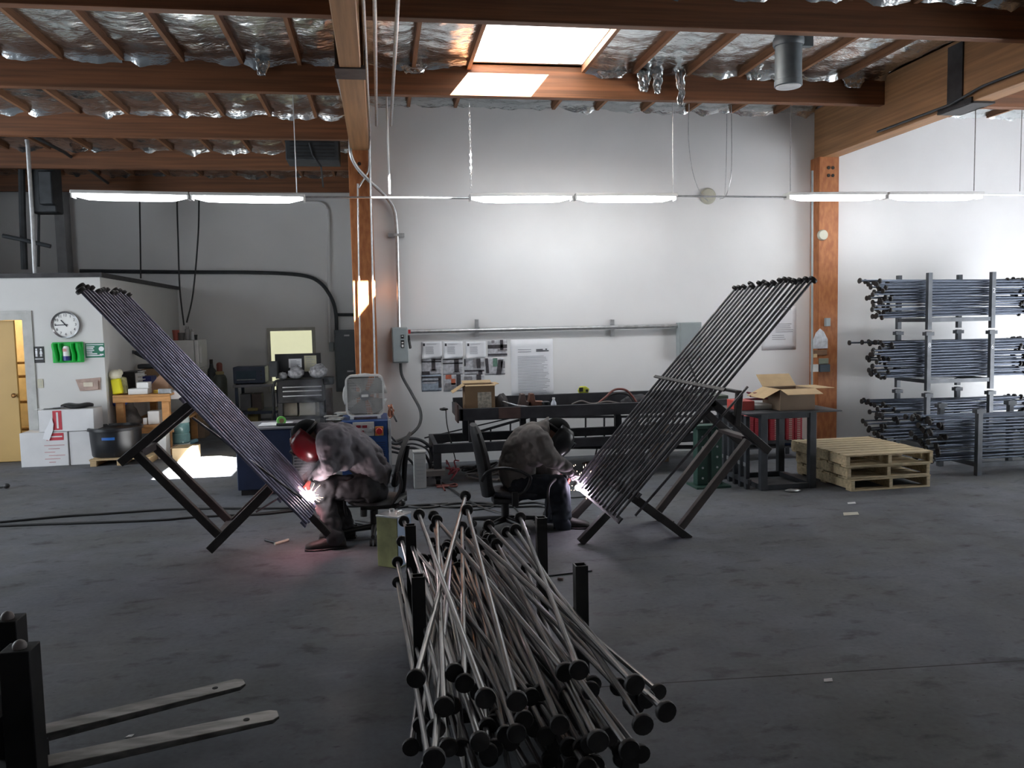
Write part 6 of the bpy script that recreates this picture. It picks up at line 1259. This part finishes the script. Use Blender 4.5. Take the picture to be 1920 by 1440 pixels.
def helmet(t, hd, fd, hu, shm, capm, big=1.0, lens=True):
    f, u = Vector(fd).normalized(), Vector(hu).normalized(); s = f.cross(u).normalized(); u = s.cross(f).normalized(); c_ = Vector(hd)
    vs = []; fs = []; nr, na = 8, 14
    for j in range(nr):
        ph = (pi*.56)*j/(nr-1)
        for i in range(na): th = 2*pi*i/na; vs.append(c_+u*.02+(u*math.cos(ph)+ (f*math.cos(th)*1.05+s*math.sin(th)*.86)*math.sin(ph))*.112)
    for j in range(nr-1):
        for i in range(na): fs.append((j*na+i, (j+1)*na+i, (j+1)*na+(i+1) % na, j*na+(i+1) % na))
    o = obj('cap', B().add(vs, fs), capm, t, smooth=180); o.modifiers.new('t', 'SOLIDIFY').thickness = .006
    # shield: curved shell round the face, deeper at the middle, chin swept in
    rows_ = [(.085, .095, .088), (.05, .125, .104), (.0, .15, .112), (-.06, .155, .112), (-.12, .14, .100), (-.17, .105, .080)]; n = 13; vs = []; fs = []
    for h, a, w_ in rows_:
        for i in range(n): th = -pi*.58+pi*1.16*i/(n-1); sq = 1/max(abs(math.cos(th))**4+abs(math.sin(th))**4, .001)**.25; vs.append(c_+u*h*big+f*(.01+a*big*math.cos(th)*min(sq, 1.22))+s*(w_*big*math.sin(th)*min(sq, 1.22)))
    for j in range(len(rows_)-1):
        for i in range(n-1): fs.append((j*n+i, (j+1)*n+i, (j+1)*n+i+1, j*n+i+1))
    sh = obj('face_shield', B().add(vs, fs), shm, t, smooth=50); sd = sh.modifiers.new('t', 'SOLIDIFY'); sd.thickness = .005
    if lens: obj('lens', B().cbox(c_+f*(.175*big)+u*.0, (.012, .10, .055), Matrix((f, s, u)).transposed()), M_gblack, sh, bev=.004)
    for k in (-1, 1): obj('pivot_knob', B().cyl(c_+s*k*.095+u*.03, c_+s*k*.118+u*.03, .022, 12), M_black, sh)
    obj('head_band', B().tube([c_+u*.035+f*.118*math.cos(a)+s*.098*math.sin(a) for a in [2*pi*i/20 for i in range(20)]], .010, 6, closed=True), M_black, t)
helmet(t, hd, fd, hu, M_redv, M_hat, 1.08)
# ---- right worker
Y2 = 6.98
def R_(x, y, dy=0.0): return PY(x, y, Y2+dy)
t = thing('person', 'person in olive-grey jacket and dark jeans with black welding mask, seated at right', 'person', Vector((R_(975, 930).x, Y2, .42)))
sp = [(R_(972, 908), .135, .165), (R_(970, 888), .152, .17), (R_(970, 868), .155, .18), (R_(977, 846), .155, .19), (R_(990, 826), .145, .20), (R_(1007, 812), .110, .19), (R_(1019, 801), .070, .10)]
hd = R_(1042, 812); fd = Vector((.80, 0, -.60)); hu = Vector((.60, 0, .80))
shoN, elbN, wriN = R_(1008, 823, -.20), R_(1030, 858, -.25), R_(1064, 877, -.18)
shoF, elbF, wriF = R_(1006, 822, .19), R_(1008, 872, .10), R_(1042, 891, .0)
hipN, kneN, ankN = R_(975, 915, -.10), R_(1048, 910, -.13), R_(1055, 986, -.13)
hipF, kneF, ankF = R_(975, 913, .10), R_(1046, 906, .14), R_(1034, 978, .14)
b = B(); trunk(b, [(c_, r_*.8, w_*.85) for c_, r_, w_ in sp]); limb(b, [R_(1015, 806), R_(1028, 806), hd], [.06, .055, .06]); head(b, hd, fd, hu)
for s, e, w in ((shoN, elbN, wriN), (shoF, elbF, wriF)): limb(b, [s, e], [.055, .045]); limb(b, [e, w], [.045, .03])
for h, k, a in ((hipN, kneN, ankN), (hipF, kneF, ankF)): limb(b, [h, k], [.085, .06]); limb(b, [k, (k+a)/2, a], [.058, .05, .038])
soft('body', b, M_skin, t, .012, 4)
b = B(); trunk(b, sp)
for s, e, w in ((shoN, elbN, wriN), (shoF, elbF, wriF)):
    limb(b, [s, (s*.45+e*.55), e], [.100, .088, .074]); limb(b, [e, (e*.5+w*.5), w], [.074, .062, .046])
for sh_, el_, dy in ((shoN, elbN, -.10), (shoF, elbF, .10)):
    b.sph((sh_+R_(990, 828, dy))/2, .128); b.sph(sh_*.35+el_*.3+R_(980, 845, dy)*.35, .105); b.sph(sh_*.2+el_*.35+R_(978, 862, dy)*.45, .10)
b.loft([(R_(1012, 806), (.05, 0, .05), (0, .09, 0)), (R_(1018, 794), (.055, 0, .055), (0, .08, 0)), (R_(1021, 789), (.05, 0, .05), (0, .07, 0))])
soft('jacket', b, M_shirt2, t, .010, 12, .022, .07)
b = B()
for h, k, a in ((hipN, kneN, ankN), (hipF, kneF, ankF)): limb(b, [h, (h*.5+k*.5), k], [.112, .102, .088]); limb(b, [k, (k*.5+a*.5), a], [.088, .084, .082])
trunk(b, [(R_(962, 922), .11, .17), (R_(972, 908), .12, .172), (R_(976, 895), .11, .16)]); soft('jeans', b, M_jean, t, .010, 8, .018, .08)
for a, dx, dy in ((ankN, .23, -.06), (ankF, .21, -.02)): h_ = Vector((a.x-.07, a.y+.02, 0)); boot('boot', h_, h_+Vector((dx+.07, dy, 0)), Vector((a.x, a.y, .12)), M_boot, t)
glove('glove', wriN, R_(1073, 890, -.18)-wriN, (.2, -.4, .9), M_gloveg, t, -1); glove('glove', wriF, R_(1056, 899, -.02)-wriF, (.2, .4, .9), M_glove, t, 1)
helmet(t, hd, fd, hu, M_blkv, M_hat, 1.08)
# torches, arcs, sparks
M_arc = mat('arc_glow', (1.0, .93, .95), .5, var=0, emit=26); M_arcv = mat('arc_glow_violet', (.95, .9, 1.0), .5, var=0, emit=26); M_spark = mat('spark', (1.0, .62, .42), .5, var=0, emit=7)
def torch(label, tip, mid, grip, tail, m):
    t = thing('welding_torch', label, 'torch', grip); obj('nozzle', B().tube([tip, mid], .009, 10, rs=[.007, .011]), m, t); obj('neck', B().tube(bez([mid, (mid+grip)/2+Vector((0, 0, .02)), grip], 5), .010, 10), M_black, t); obj('handle', B().tube([grip, (grip+tail[0])/2, tail[0]], .016, 12), M_black, t); obj('cable', B().tube(bez(tail, 8), .011, 8), M_rubber, t)
tipL = PY(579, 932, 6.50); tipR = PY(1089, 914, 6.85)
torch('welding torch in the hands of the left worker', tipL+Vector((.01, .01, .03)), tipL+Vector((.03, .06, .10)), L(580, 903, -.06), [L(596, 892, -.02), L(640, 905, -.0), L(648, 960, .05), PF(660, 985, .02), PF(720, 975, .012), PF(740, 920, .012), PF(736, 890, .2)], M_galv)
torch('welding torch in the hands of the right worker', tipR+Vector((-.01, .01, .03)), tipR+Vector((-.04, .06, .08)), R_(1064, 894, -.14), [R_(1050, 893, -.10), R_(1030, 912, -.30), R_(1026, 950, -.3), PF(1010, 975, .012), PF(900, 950, .012), PF(830, 905, .012)], M_galv)
t = thing('welding_arc', 'blinding white welding arc at the knee of the left worker', 'arc', tipL); obj('core', B().sph(tipL, .050, 16, 12), M_arc, t); bb = B(); rs_ = random.Random(3)
for k in range(46):
    a, e = rs_.uniform(0, 2*pi), rs_.uniform(-1.1, 1.1); d = Vector((math.cos(a)*math.cos(e), math.sin(a)*math.cos(e)*.5, math.sin(e))); r0, r1 = rs_.uniform(.03, .07), rs_.uniform(.075, .135); bb.tube([tipL+d*r0, tipL+d*r1-Vector((0, 0, .008))], .0008, 4, rs=[.0011, .0004])
sk = obj('sparks', bb, M_spark, t); sk['kind'] = 'stuff'
t = thing('welding_arc', 'violet white welding arc at the low edge of the right panel', 'arc', tipR); obj('core', B().sph(tipR, .034, 14, 10, sc=(1.6, 1, .9)), M_arcv, t); obj('core_end', B().sph(tipR+Vector((.07, -.03, -.04)), .014, 10, 8), M_arcv, t); bb = B()
for k in range(26):
    a, e = rs_.uniform(0, 2*pi), rs_.uniform(-.6, 1.3); d = Vector((math.cos(a)*math.cos(e)*.6, math.sin(a)*math.cos(e)*.4, math.sin(e))); r0 = rs_.uniform(.03, .22); bb.tube([tipR+d*r0, tipR+d*(r0+rs_.uniform(.004, .02))], .0014, 4)
sk = obj('sparks', bb, M_spark, t); sk['kind'] = 'stuff'
light('arc_light_left', 'POINT', tipL+Vector((-.02, -.07, .05)), 1.3, (1.0, .70, .72), shadow_soft_size=.03); light('arc_light_left_floor', 'POINT', tipL+Vector((-.02, .10, -.07)), 3.0, (1.0, .42, .45), shadow_soft_size=.03)
light('arc_light_right', 'POINT', tipR+Vector((-.02, -.05, .05)), 1.8, (.9, .72, .95), shadow_soft_size=.03)
# smoke
def smoke(label, c_, size, dens, seed):
    m = bpy.data.materials.new('weld_smoke'); m.use_nodes = True; nt = m.node_tree; nt.nodes.clear(); N = nt.nodes; o_ = N.new('ShaderNodeOutputMaterial'); v = N.new('ShaderNodeVolumePrincipled'); tc = N.new('ShaderNodeTexCoord'); nz = N.new('ShaderNodeTexNoise'); nz.inputs['Scale'].default_value = 7; nz.inputs['Detail'].default_value = 5; nz.inputs['Distortion'].default_value = 1.2
    mp = N.new('ShaderNodeMapping'); mp.inputs['Location'].default_value = (seed, seed, 0); nt.links.new(tc.outputs['Object'], mp.inputs[0]); nt.links.new(mp.outputs[0], nz.inputs['Vector'])
    gr = N.new('ShaderNodeVectorMath'); gr.operation = 'LENGTH'; sc = N.new('ShaderNodeVectorMath'); sc.operation = 'DIVIDE'; sc.inputs[1].default_value = size; nt.links.new(tc.outputs['Object'], sc.inputs[0]); nt.links.new(sc.outputs[0], gr.inputs[0])
    fa = N.new('ShaderNodeMapRange'); fa.inputs[1].default_value = 1.0; fa.inputs[2].default_value = .1; nt.links.new(gr.outputs['Value'], fa.inputs[0])
    cr = N.new('ShaderNodeMapRange'); cr.inputs[1].default_value = .42; cr.inputs[2].default_value = .75; nt.links.new(nz.outputs['Fac'], cr.inputs[0])
    mu = N.new('ShaderNodeMath'); mu.operation = 'MULTIPLY'; nt.links.new(fa.outputs[0], mu.inputs[0]); nt.links.new(cr.outputs[0], mu.inputs[1]); m2 = N.new('ShaderNodeMath'); m2.operation = 'MULTIPLY'; m2.inputs[1].default_value = dens; nt.links.new(mu.outputs[0], m2.inputs[0])
    nt.links.new(m2.outputs[0], v.inputs['Density']); v.inputs['Color'].default_value = (.85, .87, .95, 1); nt.links.new(v.outputs[0], o_.inputs['Volume'])
    b = B().sph(c_, 1, 20, 12, sc=size); o = solo('smoke', label, 'smoke', b, m, origin=c_, smooth=180); o['kind'] = 'stuff'
smoke('pale welding smoke between the red mask and the left worker knee', PY(583, 878, 6.75), (.13, .12, .17), 32, 1); smoke('faint smoke plume rising behind the left worker cap', PY(590, 765, 6.9), (.17, .14, .30), 6.0, 5)
# can beside the left chair
c = PF(741, 1056); t = thing('solvent_can', 'square yellow and light blue metal can on the floor by the left chair', 'can', (c.x, 6.12, 0), rz=math.radians(-36)); w_, h_ = .092, .385
def face_box(lo, hi, nm, m): return obj(nm, B().box(lo, hi), m, t, local=True, bev=.004)
face_box((-w_, -w_, 0), (w_, w_, h_), 'can_body', mat('can_olive', (.27, .27, .12), .4, var=.25, scale=8)); face_box((w_, -w_+.004, .01), (w_+.002, w_-.004, h_-.01), 'blue_side', mat('can_blue', (.36, .46, .60), .4, var=.15)); obj('rim', B().box((-w_-.003, -w_-.003, h_-.012), (w_+.003, w_+.003, h_+.002)), M_galv, t, local=True, bev=.002)
obj('spout', B().cyl((-.05, .05, h_), (-.05, .05, h_+.02), .02, 14), M_galv, t, local=True); obj('carry_handle', B().tube(bez([(.05, -.03, h_), (.05, -.02, h_+.02), (.05, .03, h_+.02), (.05, .04, h_)], 5), .005, 6), M_galv, t, local=True)
# ================================================================ floor: cables, scraps, fork tines
def fcable(pts, label, r=.011, m=None, nm='floor_cable', g='cables trailing over the floor'):
    P_ = [PF(x, y, r) for x, y in pts]; return pipe(nm, label, 'cable', P_, r, m or M_rubber, g, 8)
fcable([(-60, 985), (0, 979), (120, 968), (200, 963), (300, 956), (350, 954), (420, 953), (500, 953), (560, 952), (640, 950), (700, 948), (770, 948), (840, 944)], 'black cable across the floor at left, upper of two')
fcable([(-60, 988), (0, 986), (75, 983), (200, 979), (300, 975), (360, 970), (430, 966), (490, 964), (560, 957), (640, 953)], 'black cable across the floor at left, lower of two')
fcable([(756, 948), (800, 952), (850, 944), (900, 943), (950, 946), (1000, 942), (1030, 946)], 'black cable passing under the right chair, upper strand'); fcable([(745, 952), (800, 946), (850, 951), (905, 948), (960, 950), (1010, 949), (1035, 953)], 'black cable passing under the right chair, lower strand')
fcable([(880, 957), (915, 953), (940, 945), (962, 950), (975, 962), (1002, 975)], 'thin cable curling round the right chair column', .007); fcable([(1000, 930), (1040, 932), (1075, 933), (1110, 930)], 'thin cable behind the right worker boots', .007)
fcable([(450, 965), (490, 962), (540, 956), (575, 950), (620, 948)], 'cable behind the left stand foot', .009)
def scrap_bar(a, b_, r, label, m): pipe('floor_scrap', label, 'scrap', [PF(*a, r), PF(*b_, r)], r, m, 'small scraps on the floor', n=6)
scrap_bar((497, 1012), (520, 1018), .010, 'dark short bar on the floor right of the left stand', M_bst); scrap_bar((515, 1020), (541, 1012), .012, 'pale short bar on the floor right of the left stand', M_tan); scrap_bar((1025, 1080), (1110, 1070), .006, 'thin dark rod on the floor right of the foreground rack', M_bst)
scrap_bar((1046, 1085), (1056, 1086), .010, 'tiny brown bit on the floor by the thin rod', M_rust)
for px, py, s, lab in ((1594, 963, .09, 'tan paper scrap on the floor before the pallets'), (1552, 1275, .028, 'small white crumb of paper on the open floor at right'), (243, 1380, .018, 'tiny white speck between the fork tines'), (1596, 943, .05, 'small pale scrap nearest the pallet stack')):
    c = PF(px, py, .003); b = B(); b.add([(c.x-s, c.y-s*.5, .003), (c.x+s*.6, c.y-s*.6, .004), (c.x+s, c.y+s*.3, .008), (c.x-s*.4, c.y+s*.6, .003)], [(0, 1, 2, 3)]); o = solo('paper_scrap', lab, 'paper', b, M_wcard if s < .06 else M_tan, 'paper scraps on the floor', smooth=0); o.modifiers.new('t', 'SOLIDIFY').thickness = .002
c = PF(12, 911, .03); t = thing('cable_plug', 'small dark plug at the left picture edge on the floor', 'plug', (c.x, c.y, 0)); obj('plug', B().sph(c, .035, 12, 8, sc=(1.1, .8, .85)), M_rubber, t); obj('cord', B().tube(bez([c, PF(0, 914, .015), PF(-40, 918, .01)], 5), .01, 8), M_rubber, t)
# fork carriage at lower left
zf = .16; t = thing('fork_carriage', 'black lift fork with two worn steel tines, entering at lower left', 'forklift', PF(60, 1400, 0)); M_tine = mat('worn_tine', (.21, .20, .19), .42, .7, var=.3, scale=7, stretch=(1, 4, 4)); M_cb = mat('carriage_black', (.010, .010, .010), .6, var=.4, spec=.2)
def tine(a, b_, label):
    p, q = PF(*a, zf), PF(*b_, zf); d = (q-p).normalized(); p = p - d*.35; n_ = Vector((-d.y, d.x, 0)); w = .05; L_ = (q-p).length; zt0 = Vector((0, 0, -.045)); zt1 = Vector((0, 0, -.012))
    pts = [p-n_*w, p+d*(L_-.03)-n_*w, q-n_*w*.55, q+n_*w*.55, p+d*(L_-.03)+n_*w, p+n_*w]; off = [zt0, zt1*1.6, zt1, zt1, zt1*1.6, zt0]; N_ = len(pts)
    b = B().add(pts+[a_+o_ for a_, o_ in zip(pts, off)], [tuple(range(N_)), tuple(range(2*N_-1, N_-1, -1))]+[(i, i+N_, (i+1) % N_+N_, (i+1) % N_) for i in range(N_)]); o = obj('tine', b, M_tine, t, bev=.003)
    h = q - d*.13; obj('hole', B().lathe([(.013, 0), (.013, .0015)], h+Vector((0, 0, .0)), n=14), M_cb, o)
    return p, d
p1, d1 = tine((60, 1372), (458, 1277), ''); p2, d2 = tine((60, 1432), (522, 1337), '')
for px, py, Yh in ((14, 1160, 3.35), (37, 1215, 3.05)):
    a = PY(px, py, Yh); bt = B().box((a.x-.055, Yh-.04, .02), (a.x+.045, Yh+.06, a.z)); obj('upright', bt, M_cb, t, bev=.004); obj('upright_cap', B().sph((a.x+.0, Yh, a.z+.006), .024, 12, 8), M_hose2, t)
a = PY(20, 1300, 3.2); obj('back_plate', B().box((a.x-.35, 2.7, .10), (a.x+.02, 3.45, .17)), M_cb, t); obj('back_plate', B().box((a.x-.35, 2.9, .42), (a.x+.0, 3.3, .50)), M_cb, t)
for k in range(3): obj('carriage_pin', B().cyl((a.x-.02-.05*k, 3.0+.1*k, .05), (a.x-.02-.05*k, 3.0+.1*k, .62), .018, 10), M_bst, t)
obj('wheel', B().cyl((a.x-.2, 3.1, .06), (a.x-.05, 3.1, .06), .059, 16), M_rubber, t)
